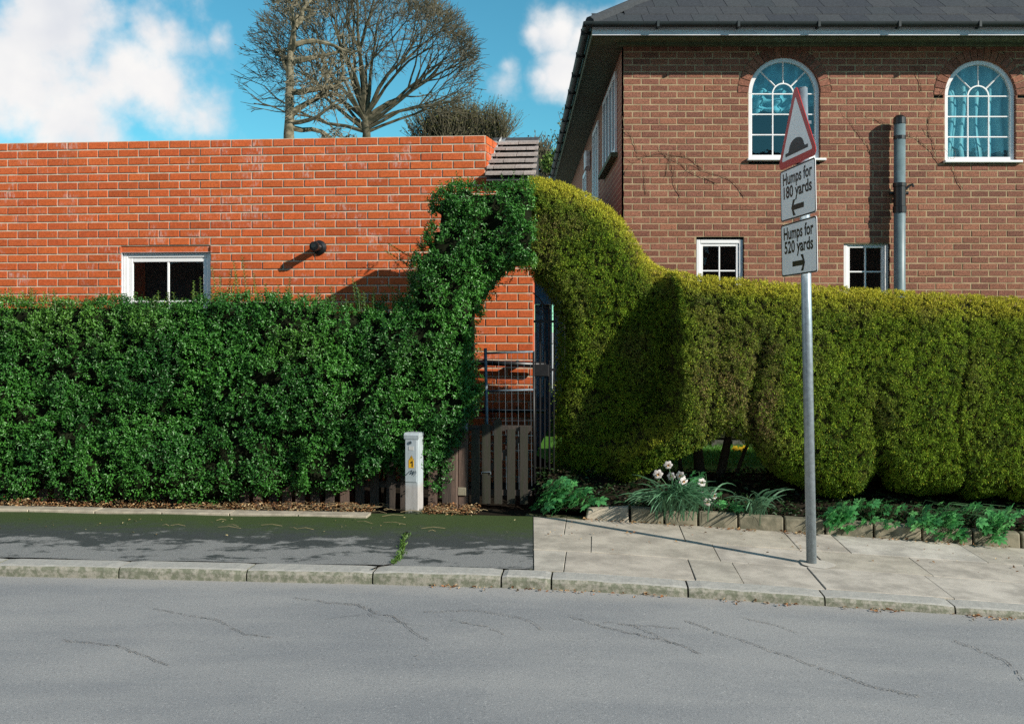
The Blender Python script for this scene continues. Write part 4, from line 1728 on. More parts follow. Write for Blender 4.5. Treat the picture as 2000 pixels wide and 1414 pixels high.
HF2 = HedgeField(CONIFER, 2.45, front2, .26, .34, 3.15, [(1.6, .030, 21), (6, .012, 22), (18, .006, 23)], step=.02)
HC = Thing('conifer_hedge', 'clipped yellow green conifer hedge swelling into a tall rounded arch end', 'hedge', (pv(1500, 960, 2.8)[0], 2.8, float(g(2.2))))
U_CUT2 = pv(1034, 430, 2.6)[0]
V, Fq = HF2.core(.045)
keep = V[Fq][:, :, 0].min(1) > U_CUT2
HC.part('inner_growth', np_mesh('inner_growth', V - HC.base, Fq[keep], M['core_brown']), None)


def conifer(HF, n, back=False):
    P, N, d = HF.sample(n, back, cap=9.0)
    m = (P[:, 0] > U_CUT2 + rng.uniform(-.03, .02, n)) & (P[:, 0] < 7.5)
    P, N, d = P[m], N[m], d[m]
    n = len(P)
    up = np.c_[rng.normal(0, .30, n), rng.normal(0, .25, n), rng.normal(.25, .55, n)]
    D = unit(N * .42 + up * 1.1)
    S = np.cross(D, N + rng.normal(0, .45, (n, 3)))
    depth = rng.uniform(-.026, .006, n)
    ln = rng.uniform(.010, .027, n)
    wd = rng.uniform(.0036, .0080, n)
    # tufts: leave hollows between the sprays
    gapn = vnoise(P, 28, 51) * .6 + vnoise(P, 60, 52) * .4
    depth = depth - np.clip(.52 - gapn, 0, .3) * .22
    # colour: dark olive inside, golden new growth on the shoulders, brown dieback in patches
    tone = vnoise(P, 5, 31) * .40 + vnoise(P, 26, 32) * .60
    a = np.array([.040, .095, .008]); b = np.array([.205, .330, .022]); gold = np.array([.52, .46, .040]); brown = np.array([.23, .16, .075])
    k = (tone * 1.5 - .25 + rng.uniform(-.3, .3, n)).clip(0, 1)[:, None]
    c = a * (1 - k) + b * k
    u, z = P[:, 0], P[:, 2]
    y = (np.clip(N[:, 2] * 1.8 - .12, 0, 1) * (.25 + .75 * np.exp(-(d / .24) ** 2)) * (.8 + rng.uniform(-.4, .35, n))).clip(0, 1)
    y = np.maximum(y, (rng.random(n) < .10) * .45)
    c = c * (1 - y[:, None]) + gold * y[:, None]
    def blob(px, py, ru, rz):
        cu, cz = pv(px, py, 2.4)
        return np.exp(-((u - cu) / ru) ** 2 - ((z - cz) / rz) ** 2)
    br = blob(1400, 740, .26, .55) * 1.5 + blob(1480, 760, .16, .5) * 1.5 + blob(1065, 480, .14, .35) * .8 + blob(1110, 420, .22, .2) * .5 + blob(1710, 800, .20, .3) * .5 + blob(1890, 760, .12, .4) * .45 + blob(1590, 720, .1, .4) * .5
    br = br + np.clip((vnoise(P, 3.5, 41) - .62) * 2, 0, .6)
    br = np.clip(br, 0, 1) * (vnoise(P, 12, 42) * .8 + .2) * (rng.random(n) < .7)
    br = (np.clip(br, 0, .9) * (1 - y * .9))[:, None]
    c = c * (1 - br) + brown * br
    c = c * rng.uniform(.55, 1.45, n)[:, None]
    return blades(P + N * depth[:, None] * 1.0, D, S, ln, wd, c)


Va, Fa, Ca = conifer(HF2, 620000)
Vb, Fb, Cb = conifer(HF2, 40000, True)
HC.part('foliage', np_mesh('foliage', np.concatenate([Va, Vb]) - HC.base, np.concatenate([Fa, Fb + len(Va)]), M['leaf_conifer'], np.concatenate([Ca, Cb])), None)
# trunks in the gaps under the hedge
for px, r, lean in ((1378, .055, -.10), (1396, .048, .10), (1412, .020, .22), (1335, .02, -.05), (1105, .035, 0), (1160, .03, .04), (1250, .03, -.04), (1505, .03, .03), (1560, .035, 0), (1650, .04, .02), (1760, .04, -.03), (1850, .04, .03), (1960, .04, 0)):
    u, _ = pv(px, 930, 3.0)
    z0 = float(g(u))
    p = [(u + lean * .3 * k + R_.uniform(-.01, .01), (2.92 if 1320 < px < 1450 else 3.04) + R_.uniform(-.015, .015), z0 + .10 + .16 * k) for k in range(6)]
    HC.part('trunk', MB().tube(p, [r * 1.25, r, r * .92, r * .85, r * .7, r * .5], 8), M['bark_dark'], smooth=True)

# ------------------------------------------------------------------ gate, posts, picket fence, wire panel, iron gate
def picket(T, u0, u1, v, z0, z1, mat, d=.02, tilt=0.0, pointed=True, parent=None):
    w = (u1 - u0)
    pts = [(u0, z0), (u1, z0), (u1 + tilt, z1 - w * .35), ((u0 + u1) / 2 + tilt, z1), (u0 + tilt, z1 - w * .35)] if pointed else [(u0, z0), (u1, z0), (u1 + tilt, z1), (u0 + tilt, z1)]
    return T.part('picket', MB().prism(pts, v, v + d), mat, parent=parent)


VG = 2.5
GT = Thing('wooden_gate', 'weathered dark picket gate under the leafy arch', 'gate', (pv(976, 990, VG)[0], VG, 0))
for a, b, yt in ((921, 937, 838), (942, 958, 828), (966, 981, 816), (991, 1006, 838), (1016, 1031, 832)):
    u0, u1 = pv(a, 900, VG)[0], pv(b, 900, VG)[0]
    z1 = pv(a, yt, VG)[1]
    picket(GT, u0, u1, VG - .021, .035, z1, M['wood_green_shaded'], tilt=R_.uniform(-.004, .006), pointed=(yt < 820))
for y0, y1 in ((830, 842), (955, 968)):
    a, za = pv(912, y0, VG)
    b, zb_ = pv(1038, y1, VG)
    GT.part('rail', MB().box(a, b, VG + .001, VG + .03, zb_, za - .002), M['wood'])
a, z = pv(912, 835, VG)
GT.part('brace', MB().prism([(a + .02, .2), (a + .1, .2), (pv(1036, 840, VG)[0], .72), (pv(1024, 840, VG)[0], .72)], VG + .004, VG + .024), M['wood'])
a, z = pv(941, 921, VG)
b, _ = pv(959, 920, VG)
GT.part('latch', MB().tube([(a, VG - .03, z - .02), (a, VG - .03, z), (b, VG - .03, z + .003), (b, VG - .03, z - .018)], .004, 6), M['steel_dull'])
P1 = Thing('gate_post', 'reddish brown square timber post next to the hedge stems', 'post', (pv(884, 990, VG)[0], VG, 0), group='timber posts beside the gate')
u0, u1 = pv(877, 900, VG - .05)[0], pv(893, 900, VG - .05)[0]
P1.part('shaft', MB().cbox(u0, u1, VG - .06, VG + .03, -.05, pv(880, 806, VG - .05)[1], .006), M['wood_red'])
P2 = Thing('gate_post', 'dark timber post with small metal plate beside picket gate', 'post', (pv(904, 990, VG)[0], VG + .05, 0), group='timber posts beside the gate')
u0, u1 = pv(895, 900, VG)[0], pv(914, 900, VG)[0]
P2.part('shaft', MB().cbox(u0, u1, VG - .01, VG + .10, -.05, pv(900, 800, VG)[1], .006), M['wood_red'])
a, z = pv(894, 826, VG - .03)
b, z2 = pv(913, 846, VG - .03)
P2.part('latch_housing', MB().cbox(a, b, VG - .06, VG - .011, z2 + .035, z, .008).tube([(a + .01, VG - .04, z2 + .03), (b - .01, VG - .05, z2 + .015), (b, VG - .04, z2 + .035)], .006, 6), M['steel_dull'])
a, z = pv(894, 952, VG - .03)
b, z2 = pv(910, 968, VG - .03)
P2.part('metal_plate', MB().cbox(a, b, VG - .03, VG - .011, z2, z, .004), M['stone'])
# the picket fence swallowed by the hedge
FN = Thing('picket_fence', 'dark picket fence half swallowed by the privet hedge', 'fence', (pv(620, 985, 2.46)[0], 2.46, 0))
x = -320
while x < 866:
    u0, u1 = pv(x, 900, 2.42)[0], pv(x + 17, 900, 2.42)[0]
    picket(FN, u0, u1, 2.42, -.02, pv(x, R_.uniform(884, 893), 2.42)[1], R_.choice((M['wood'], M['wood_red'], M['wood'])), tilt=R_.uniform(-.012, .012))
    x += R_.uniform(26, 31)
for zz_ in (.18, .42):
    FN.part('rail', MB().box(pv(-322, 900, 2.45)[0], pv(872, 900, 2.45)[0], 2.441, 2.475, zz_, zz_ + .06), M['wood'])
# galvanised wire panel standing behind the gate
VP = 2.64
WP = Thing('wire_panel', 'grey tube and wire mesh panel standing behind the picket gate', 'fence panel', (pv(951, 985, VP)[0], VP, 0))
a, z = pv(948, 680, VP)
a2, _ = pv(954, 985, VP)
WP.part('post', MB().tube([(a2, VP, 0), (a, VP, z)], .0155, 10), M['steel_dull'], smooth=True)
for y in (689, 763):
    p, zp = pv(949, y + 1, VP)
    q, zq = pv(1042, y - 2, VP)
    WP.part('rail', MB().tube([(p, VP, zp), (q, VP, zq)], .010, 8), M['steel_dull'], smooth=True)
q_, _ = pv(1042, 700, VP)
WP.part('post', MB().tube([(q_ + .008, VP, 0), (q_, VP, pv(1042, 686, VP)[1])], .010, 8), M['iron'], smooth=True)
mb = MB()
for k in range(1, 8):
    x = 949 + k * 12.4
    u, z = pv(x, 690, VP)
    u2, z2 = pv(x + 3, 960, VP)
    mb.tube([(u, VP - .004, z), (u2, VP - .004, z2)], .0013, 4)
for k, y in enumerate((705, 717, 741, 800, 822, 850, 880)):
    u, z = pv(950, y, VP)
    u2, z2 = pv(1042, y + (1 if k % 2 else -1), VP)
    mb.tube([(u, VP - .006, z), (u2, VP - .006, z2)], .0012, 4)
WP.part('wire_mesh', mb, M['steel_dull'])
# narrow black iron gate under the arch
VI = 2.9
IG = Thing('iron_gate', 'narrow black iron gate with scroll top under the conifer arch', 'gate', (pv(1062, 960, VI)[0], VI, 0))
for x, yt in ((1046, 640), (1055, 624), (1064, 612), (1073, 604), (1082, 600)):
    u, z = pv(x, yt, VI)
    IG.part('bar', MB().tube([(u, VI, .02), (u, VI, z)], .009 if x in (1055, 1073) else .006, 6), M['iron'])
for y in (722, 628, 950):
    u, z = pv(1042, y, VI)
    u2, _ = pv(1086, y, VI)
    IG.part('rail', MB().box(u, u2, VI - .01, VI + .01, z - .012, z + .012), M['iron'])
u, z = pv(1041, 735, VI)
u2, z2 = pv(1072, 712, VI)
IG.part('lock_case', MB().cbox(u, u2, VI - .03, VI + .03, z, z2, .006), M['iron'])
uc, zc = pv(1056, 608, VI)
sc_ = []
for k in range(26):
    w = k / 25 * 3.4 * math.pi
    rr = .050 * (1 - k / 34)
    sc_.append((uc + rr * math.cos(w), VI, zc + rr * math.sin(w)))
IG.part('scroll', MB().tube(sc_, .005, 6), M['iron'])
p = []
for x, y in ((1041, 572), (1050, 580), (1058, 590), (1066, 600), (1076, 606)):
    u, z = pv(x, y, VI)
    p.append((u, VI, z))
IG.part('scroll', MB().tube(p, .006, 6), M['iron'])
# pale blue outbuilding in the gap beyond the gate
YS = 15.0
SH_ = Thing('blue_outbuilding', 'pale blue boarded outbuilding glimpsed through the gap beyond the iron gate', 'shed', (hx(1060, YS), YS, 0), street=False)
xa, xb = hx(1025, YS), hx(1150, YS)
SH_.part('base_wall', MB().box(xa, xb, YS, YS + 2, -.4, hz(775, YS)), M['bluegrey'])
x = xa
k = 0
while x < xb - .02:
    wv = .155
    if not (hx(1061, YS) < x + .05 < hx(1075, YS)):
        SH_.part('board', MB().cbox(x, x + wv - .006, YS - .02 + (.012 if k % 2 else 0), YS + .02, hz(775, YS), hz(595, YS), .008), M['blue_paint'])
    x += wv
    k += 1
SH_.part('door_frame', MB().box(hx(1058, YS), hx(1060, YS), YS - .05, YS + .02, hz(775, YS), hz(595, YS)).box(hx(1074, YS), hx(1078, YS), YS - .05, YS + .02, hz(775, YS), hz(595, YS)), M['white_upvc'])
SH_.part('glass_door', MB().box(hx(1060, YS) + .002, hx(1074, YS) - .002, YS + .005, YS + .02, hz(775, YS), hz(595, YS)), M['bluegrey'])
SH_.part('cornice', MB().box(xa - .05, xb + .05, YS - .10, YS + .02, hz(595, YS) + .002, hz(582, YS)), M['blue_paint'])
SH_.part('upper_wall', MB().box(xa, xb, YS, YS + 2, hz(582, YS) + .002, hz(540, YS)), M['blue_paint'])
SH_.part('roof', MB().prism([(YS - .2, hz(540, YS)), (YS + 1, hz(540, YS) + .5), (YS + 2.2, hz(540, YS))], xa - .1, xb + .1, 'x'), M['slate'])

# ------------------------------------------------------------------ service pillar
bu, bv = pg(806, 1004)
PL = Thing('service_pillar', 'grey metal electricity pillar numbered 1 beside the asphalt footway', 'utility pillar', (bu, bv + .07, 0))
PL.o.rotation_euler.z = -TH - rad(9)
PL.base = (0, 0, 0)
pw, pd, ph = .063, .068, .735
PL.part('body', MB().cbox(-pw, pw, -pd, pd, -.03, ph - .035, .005), M['pillar'])
PL.part('cap', MB().prism([(-pd - .008, ph - .055), (-pd - .012, ph - .02), (-pd + .006, ph), (pd + .004, ph + .004), (pd + .008, ph - .034), (-pd - .0025, ph - .034), (-pd - .0025, ph - .055)], -pw - .007, pw + .007, 'x'), M['pillar'])
PL.part('door', MB().cbox(-pw + .004, pw - .012, -pd - .005, -pd + .002, .29, ph - .058, .002), M['pillar'])
lk = PL.part('lock', MB().tube([(-.008, -pd - .004, ph - .085), (-.008, -pd - .014, ph - .085)], .014, 16), M['steel_dull'])
PL.part('keyhole', MB().tube([(-.006, -pd - .013, ph - .085), (-.006, -pd - .0165, ph - .085)], .006, 10), M['black_plastic'], parent=lk)
PL.part('sticker', MB().box(-.024, .022, -pd - .0075, -pd - .005, ph - .155, ph - .122), M['paper'])
tz = ph - .225
wt_ = PL.part('warning_triangle', MB().prism([(-.021, tz - .016), (.023, tz - .016), (.001, tz + .024)], -pd - .0065, -pd - .005), M['sign_black'])
PL.part('triangle_face', MB().prism([(-.017, tz - .0135), (.019, tz - .0135), (.001, tz + .019)], -pd - .0080, -pd - .0066), M['yellow'], parent=wt_)
PL.part('lightning_bolt', MB().prism([(.003, tz + .012), (-.004, tz + .001), (.000, tz + .001), (-.002, tz - .010), (.006, tz + .003), (.002, tz + .003)], -pd - .009, -pd - .0081), M['sign_black'], parent=wt_)
nz0, nz1 = tz - .095, tz - .018
np_ = PL.part('number_plate', MB().prism([(-.026, nz0 + .004), (.024, nz0 + .004), (.024, nz1), (-.026, nz1)], -pd - .0068, -pd - .005), M['yellow'])
PL.part('digit', MB().prism([(.004, nz0 + .014), (.014, nz0 + .014), (.014, nz1 - .009), (.006, nz1 - .009), (-.010, nz1 - .022), (-.010, nz1 - .032), (.004, nz1 - .026)], -pd - .008, -pd - .0069), M['sign_black'], parent=np_)
mb = MB()
gz = nz0 - .035
scr = [(-.055, gz - .03), (-.02, gz + .005), (.008, gz + .018), (-.012, gz - .012), (-.016, gz - .020), (.026, gz + .012), (.012, gz - .008), (.004, gz - .026), (.020, gz - .012), (.045, gz + .012)]
for (x0_, z0_), (x1_, z1_) in zip(scr[:-1], scr[1:]):
    d = Vector((x1_ - x0_, z1_ - z0_)).normalized() * .0032
    mb.prism([(x0_ - d.y, z0_ + d.x), (x0_ + d.y, z0_ - d.x), (x1_ + d.y, z1_ - d.x), (x1_ - d.y, z1_ + d.x)], -pd - .0062, -pd - .0052)
mb.prism([(.016, gz - .035), (.020, gz - .035), (.050, gz - .002), (.050, gz + .004)], -pd - .0062, -pd - .0052)
PL.part('scribble', mb, M['ink'])

# ------------------------------------------------------------------ the road sign
def text_mesh(body, width, height=None):
    cu = bpy.data.curves.new('lettering', 'FONT')
    cu.body = body
    cu.size = 1
    cu.offset = .026
    cu.resolution_u = 3
    o = bpy.data.objects.new('lettering', cu)
    COL.objects.link(o)
    dg = bpy.context.evaluated_depsgraph_get()
    dg.update()
    me = bpy.data.meshes.new_from_object(o.evaluated_get(dg))
    bpy.data.objects.remove(o)
    n = len(me.vertices)
    co = np.zeros(n * 3, np.float32)
    me.vertices.foreach_get('co', co)
    co = co.reshape(-1, 3)
    lo, hi = co.min(0), co.max(0)
    return me, co, lo, hi


SD = Vector((.068, -.71, 0)).normalized()      # sign plane: far edge -> near edge
SNR = Vector((SD.y, -SD.x, 0))                  # faces the oncoming lane
pole_b = Vector((2.245, 7.42, 0))
pu, pvv = pg(1585, 1100)
zb_ = float(g(pu))
RS = Thing('road_sign', 'speed hump warning triangle over two humps distance plates on grey pole', 'road sign', (0, 0, 0), street=False)
pw_ = W(pu, pvv, zb_)
RS.o.location = pw_
RS.o.rotation_euler = (0, rad(-1.1), 0)
# local axes: x along the plate from far to near edge, y away from the face, z up
frame = bpy.data.objects.new('pole', MB().tube([(0, 0, -.1), (0, 0, 3.62)], .038, 24).tube([(0, 0, 3.62), (0, 0, 3.625)], [.04, .03], 24).mesh('pole', smooth=False))
frame.data.polygons.foreach_set('use_smooth', [len(p.vertices) == 4 for p in frame.data.polygons])
frame.data.materials.append(M['steel'])
COL.objects.link(frame)
frame.parent = RS.o
ROT = Matrix(((SD.x, -SNR.x, 0), (SD.y, -SNR.y, 0), (0, 0, 1))).to_4x4()


def sign_obj(name, me, mat, parent=None, label=None):
    if isinstance(me, MB):
        me = me.mesh(name)
    if not me.materials:
        me.materials.append(mat)
    o = bpy.data.objects.new(name, me)
    COL.objects.link(o)
    if parent is None:
        o.parent = RS.o
        o.matrix_local = ROT
    else:
        o.parent = parent
    if label:
        o['label'] = label
    return o


def rrect(x0, x1, z0, z1, r, n=5):
    P = []
    for cx_, cz_, a in ((x1 - r, z1 - r, 0), (x0 + r, z1 - r, 90), (x0 + r, z0 + r, 180), (x1 - r, z0 + r, 270)):
        for i in range(n + 1):
            w = rad(a + 90 * i / n)
            P.append((cx_ + r * math.cos(w), cz_ + r * math.sin(w)))
    return P


def rtri(cx_, z0, z1, w, r, n=6):
    """rounded triangle, point up"""
    A = [Vector((cx_ - w / 2, z0)), Vector((cx_ + w / 2, z0)), Vector((cx_, z1))]
    P = []
    for i in range(3):
        p, q, o = A[i], A[(i + 1) % 3], A[i - 1]
        d1, d2 = (o - p).normalized(), (q - p).normalized()
        half = d1.angle(d2) / 2
        bis = (d1 + d2).normalized()
        c = p + bis * (r / math.sin(half))
        a0 = math.atan2(*reversed((p + d1 * (r / math.tan(half)) - c)))
        a1 = math.atan2(*reversed((p + d2 * (r / math.tan(half)) - c)))
        while a1 < a0:
            a1 += 2 * math.pi
        for k in range(n + 1):
            w_ = a0 + (a1 - a0) * k / n
            P.append((c.x + r * math.cos(w_), c.y + r * math.sin(w_)))
    return P


Z = lambda z: z - zb_
PO = -.052           # plate face offset from the pole's centre line
SC = -.010
def plate(z0, z1, w, line2, arrow, label):
    x0, x1 = SC - w / 2, SC + w / 2
    pl = sign_obj('distance_plate', MB().prism(rrect(x0, x1, z0, z1, .028), PO, PO + .004), M['sign_white'], label=label)
    mb = MB()
    A, B = rrect(x0 + .001, x1 - .001, z0 + .001, z1 - .001, .028), rrect(x0 + .014, x1 - .014, z0 + .012, z1 - .012, .020)
    n = len(A)
    mb.add([(p[0], PO - .0006, p[1]) for p in A] + [(p[0], PO - .0006, p[1]) for p in B], [(i, (i + 1) % n, n + (i + 1) % n, n + i) for i in range(n)])
    sign_obj('border', mb, M['sign_black'], pl)
    h = z1 - z0
    for body, zc, wd, hg in (('Humps for', z1 - h * .30, .83, .245), (line2, z1 - h * .565, .80, .215)):
        me, co, lo, hi = text_mesh(body, 1)
        cap = .73
        sx = wd * w / (hi[0] - lo[0])
        sz = h * .235 / cap
        co2 = np.c_[SC - wd * w / 2 + (co[:, 0] - lo[0]) * sx, np.full(len(co), PO - .0009), zc + co[:, 1] * sz]
        me.vertices.foreach_set('co', co2.astype(np.float32).ravel())
        me.update()
        sign_obj('lettering', me, M['sign_black'], pl)
    zc = z0 + h * .215
    s = arrow
    L2, t_, hd, hh = .125, .020, .062, .062
    P = [(-L2, -t_), (L2 - hd * .75, -t_), (L2 - hd * 1.35, -hh), (L2 - hd * .55, -hh), (L2, 0), (L2 - hd * .55, hh), (L2 - hd * 1.35, hh), (L2 - hd * .75, t_), (-L2, t_)]
    V = [(SC + s * p[0], PO - .0009, zc + p[1]) for p in P]
    sign_obj('arrow', MB().add(V, [(0, 1, 7, 8), (1, 2, 3, 4), (1, 4, 7), (7, 4, 5, 6)]), M['sign_black'], pl)
    sign_obj('clamp', MB().box(-.05, .05, PO + .0045, .045, (z0 + z1) / 2 - .012, (z0 + z1) / 2 + .012), M['steel_dull'], pl)
    return pl


plate(Z(2.530), Z(2.932), .70, '180 yards', -1, 'white plate reading Humps for 180 yards, arrow pointing left')
plate(Z(2.095), Z(2.506), .71, '520 yards', 1, 'white plate reading Humps for 520 yards, arrow pointing right')
tz0, tz1 = Z(2.945), Z(3.56)
tr = sign_obj('warning_plate', MB().prism(rtri(SC, tz0, tz1, .80, .045), PO, PO + .005), M['sign_red'])
inner = rtri(SC, tz0 + .055, tz1 - .105, .80 - .185, .012)
sign_obj('white_panel', MB().add([(p[0], PO - .0008, p[1]) for p in inner], [tuple(range(len(inner)))]), M['sign_white'], tr)
hb = tz0 + .082
P = [(-.225, hb), (.225, hb), (.225, hb + .026), (.165, hb + .026)]
P += [(.15 * math.cos(math.pi * i / 16), hb + .028 + .085 * math.sin(math.pi * i / 16) ** .85) for i in range(1, 16)]
P += [(-.165, hb + .026), (-.225, hb + .026)]
sign_obj('hump_symbol', MB().add([(SC + p[0], PO - .0016, p[1]) for p in P], [tuple(range(len(P)))]), M['sign_black'], tr)
for zz_ in (tz0 + .12, tz0 + .30):
    sign_obj('clamp', MB().box(-.05, .05, PO + .0055, .045, zz_ - .012, zz_ + .012), M['steel_dull'], tr)
# paler concrete collar cast round the pole
def zc_(u, v):
    return float(g(u)) + .006
P = []
for i in range(14):
    w = 2 * math.pi * i / 14
    u, v = pu + .03 + .13 * math.cos(w) * R_.uniform(.85, 1.2), pvv - .02 + .15 * math.sin(w) * R_.uniform(.85, 1.1)
    P.append((u, v, zc_(u, v)))
setting('concrete_collar', MB().add(P, [tuple(range(len(P)))]), M['collar'])

# ------------------------------------------------------------------ flower bed
def bed_rise(u, v):
    f = min(1, max(0, (v - 2.2) / .80))
    f = f * f * (3 - 2 * f)
    return (LAWN_Z - .015 - float(g(u)) - .06) * f + .02 * math.sin(u * 7 + v * 5) * math.sin(v * 9) * (1 - f)
setting('flower_bed', sheet(U_SEAM1 + .10, 14, 2.2, 3.05, .06, nu=60, nv=12, zf=bed_rise), M['soil'])
ST_PX = [(1141, 1230, 'pale'), (1231, 1296, 0), (1297, 1362, 0), (1363, 1440, 0), (1441, 1530, 0), (1531, 1610, 0), (1611, 1705, 0), (1706, 1800, 0), (1801, 1900, 0), (1901, 1995, 0), (1996, 2100, 0)]
STONE_SAYS = ['', 'grey edging stone between pale tilted stone and daffodil leaves', 'grey edging stone draped by the white daffodil clump', 'grey edging stone just past the white daffodils',
              'grey edging stone under the arching strap leaf clump', 'grey edging stone directly behind the sign pole', 'grey edging stone under the lobed plant next to the pole',
              'grey edging stone under the small scrap of lobed leaves', 'grey edging stone under the largest spreading lobed plant', 'grey edging stone under the compact lobed plant at the lower end',
              'last grey edging stone, cut by the picture edge']
for i, (a, b, k) in enumerate(ST_PX):
    ua, ub = pg(a, 1010 + (a - 1140) * .07)[0], pg(b, 1010 + (b - 1140) * .07)[0]
    za, zb2 = float(g(ua)), float(g(ub))
    h = .12
    v0, v1 = 2.10, 2.20
    ga = .006
    if k == 'pale':
        V = [(ua, v0, za - .05), (ub - ga, v0, zb2 - .05), (ub - ga, v1, zb2 - .05), (ua, v1, za - .05), (ua + .04, v0 + .03, za + .075), (ub - ga - .01, v0 + .04, zb2 + .125), (ub - ga, v1, zb2 + .13), (ua + .03, v1, za + .09)]
    else:
        j = lambda: R_.uniform(-.008, .008)
        V = [(ua + ga, v0 + j(), za - .05), (ub - ga, v0 + j(), zb2 - .05), (ub - ga, v1, zb2 - .05), (ua + ga, v1, za - .05),
             (ua + ga, v0 + .012 + j(), za + h + j()), (ub - ga, v0 + .012 + j(), zb2 + h + j()), (ub - ga, v1, zb2 + h + .01), (ua + ga, v1, za + h + .01)]
    me = MB().add(V, [(0, 3, 2, 1), (4, 5, 6, 7), (0, 1, 5, 4), (1, 2, 6, 5), (2, 3, 7, 6), (3, 0, 4, 7)])
    base = ((ua + ub) / 2, v0, (za + zb2) / 2)
    o = lone('edging_stone', me, M['stone_pale'] if k == 'pale' else M['stone'],
             'pale tilted edging stone at the end of the flower bed' if k == 'pale' else STONE_SAYS[i], 'edging stone', base, group='edging stones along the flower bed')
    bv_ = o.modifiers.new('soften', 'BEVEL')
    bv_.width = .012
    bv_.segments = 2


def strap_leaf(path, w, mb_lists, col):
    """a strap leaf: narrow ribbon with a V section"""
    V, Fq, C = mb_lists
    o = sum(len(x) for x in V)
    P = np.array(path)
    n = len(P)
    D = unit(np.gradient(P, axis=0))
    S = unit(np.cross(D, np.array([[0.3, 1, .2]])))
    U = np.cross(S, D)
    ww = (w * np.sin(np.linspace(.35, math.pi - .02, n)) ** .6)[:, None]
    V.append(np.concatenate([P - S * ww + U * ww * .35, P, P + S * ww + U * ww * .35]))
    for i in range(n - 1):
        Fq.append((o + i, o + n + i, o + n + i + 1, o + i + 1))
        Fq.append((o + n + i, o + 2 * n + i, o + 2 * n + i + 1, o + n + i + 1))
    C.append(np.tile(np.array(col), (3 * n, 1)))


def arc_path(b, ang, up, L, droop, n=8):
    """leaf path rising from b then bending over"""
    P = [Vector(b)]
    d = Vector((math.cos(ang) * (1 - up), math.sin(ang) * (1 - up), up)).normalized()
    for i in range(n - 1):
        P.append(P[-1] + d * (L / (n - 1)))
        d = (d + Vector((math.cos(ang) * .10, math.sin(ang) * .10, -droop))).normalized()
    return [tuple(p) for p in P]


def daffodil_flower(T, px, py, v, root, size, tone):
    u, z = pv(px, py, v)
    stem = [(root[0], root[1], root[2])]
    for k in range(1, 7):
        f = k / 6
        stem.append((root[0] + (u - root[0]) * f ** 1.4, root[1] + (v + .012 - root[1]) * f ** 1.4, root[2] + (z - root[2]) * f + .02 * math.sin(f * 3.14)))
    s = T.part('flower_stem', MB().tube(stem, [.0045] * 5 + [.0035, .003], 6), M['stem_green'], smooth=True)
    yaw, pit = R_.uniform(-.5, .5), R_.uniform(-.15, .3)
    Rm = Matrix.Rotation(yaw, 3, 'Z') @ Matrix.Rotation(pit, 3, 'X')
    off = R_.uniform(0, 1)
    for k in range(6):
        w = off + k * math.pi / 3
        c, s_ = math.cos(w), math.sin(w)
        pts = []
        for (r, hw, y) in ((.15, .12, 0), (.45, .36, -.10), (.75, .34, -.06), (1.0, .02, .06)):
            for sg in (-1, 1):
                x_, z_ = c * r - sg * s_ * hw, s_ * r + sg * c * hw
                pts.append(Vector((x_, y + (.07 if k % 2 else 0), z_)) * size)
            pts.append(Vector((c * r, y + (.07 if k % 2 else 0) - .05, s_ * r)) * size)
        V = [tuple(Vector((u, v, z)) + Rm @ p) for p in pts]
        Fq = []
        for i in range(3):
            a = 3 * i
            Fq += [(a, a + 2, a + 5, a + 3), (a + 2, a + 1, a + 4, a + 5)]
        cw = np.array([.82, .76, .74]) * R_.uniform(.9, 1.05)
        me = np_mesh('petal', np.array(V) - T.base, np.array(Fq), M['petal'], np.tile(cw, (len(V), 1)))
        T.part('petal', me, None, parent=s)
    cup = [tuple(Vector((u, v, z)) + Rm @ (Vector((0, y, 0)) * size)) for y in (-.02, -.16, -.26)]
    T.part('flower_cup', MB().tube(cup, [.12 * size, .2 * size, .25 * size], 10, cap=False), M['flower_cup'], parent=s)


M['stem_green'] = plain('flower stem', (.05, .14, .045), .5)
M['flower_cup'] = plain('peach flower cup', (.62, .36, .14), .6)


def clump(label, px0, py0, v, n, L, colr, spread=.12, cat='flower', name='daffodil_clump', group=None, droop=(.16, .34)):
    u, z = pv(px0, py0, v)
    z = float(g(u)) + .04
    T = Thing(name, label, cat, (u, v, z), group=group)
    lists = ([], [], [])
    for _ in range(n):
        ang = R_.gauss(-math.pi / 2, .75) if R_.random() < .8 else R_.uniform(-math.pi, math.pi)
        b = (u + R_.gauss(0, spread * .5), v + R_.gauss(0, .03), z)
        k = R_.uniform(.7, 1.25)
        c = tuple(x * k for x in colr)
        strap_leaf(arc_path(b, ang, R_.uniform(.80, .96), L * R_.uniform(.75, 1.15), R_.uniform(*droop), 10), R_.uniform(.005, .0085), lists, c)
    V = np.concatenate(lists[0])
    T.part('leaves', np_mesh('leaves', V - T.base, np.array(lists[1]), M['leaf_soft'], np.concatenate(lists[2])), None)
    return T, (u, v, z)


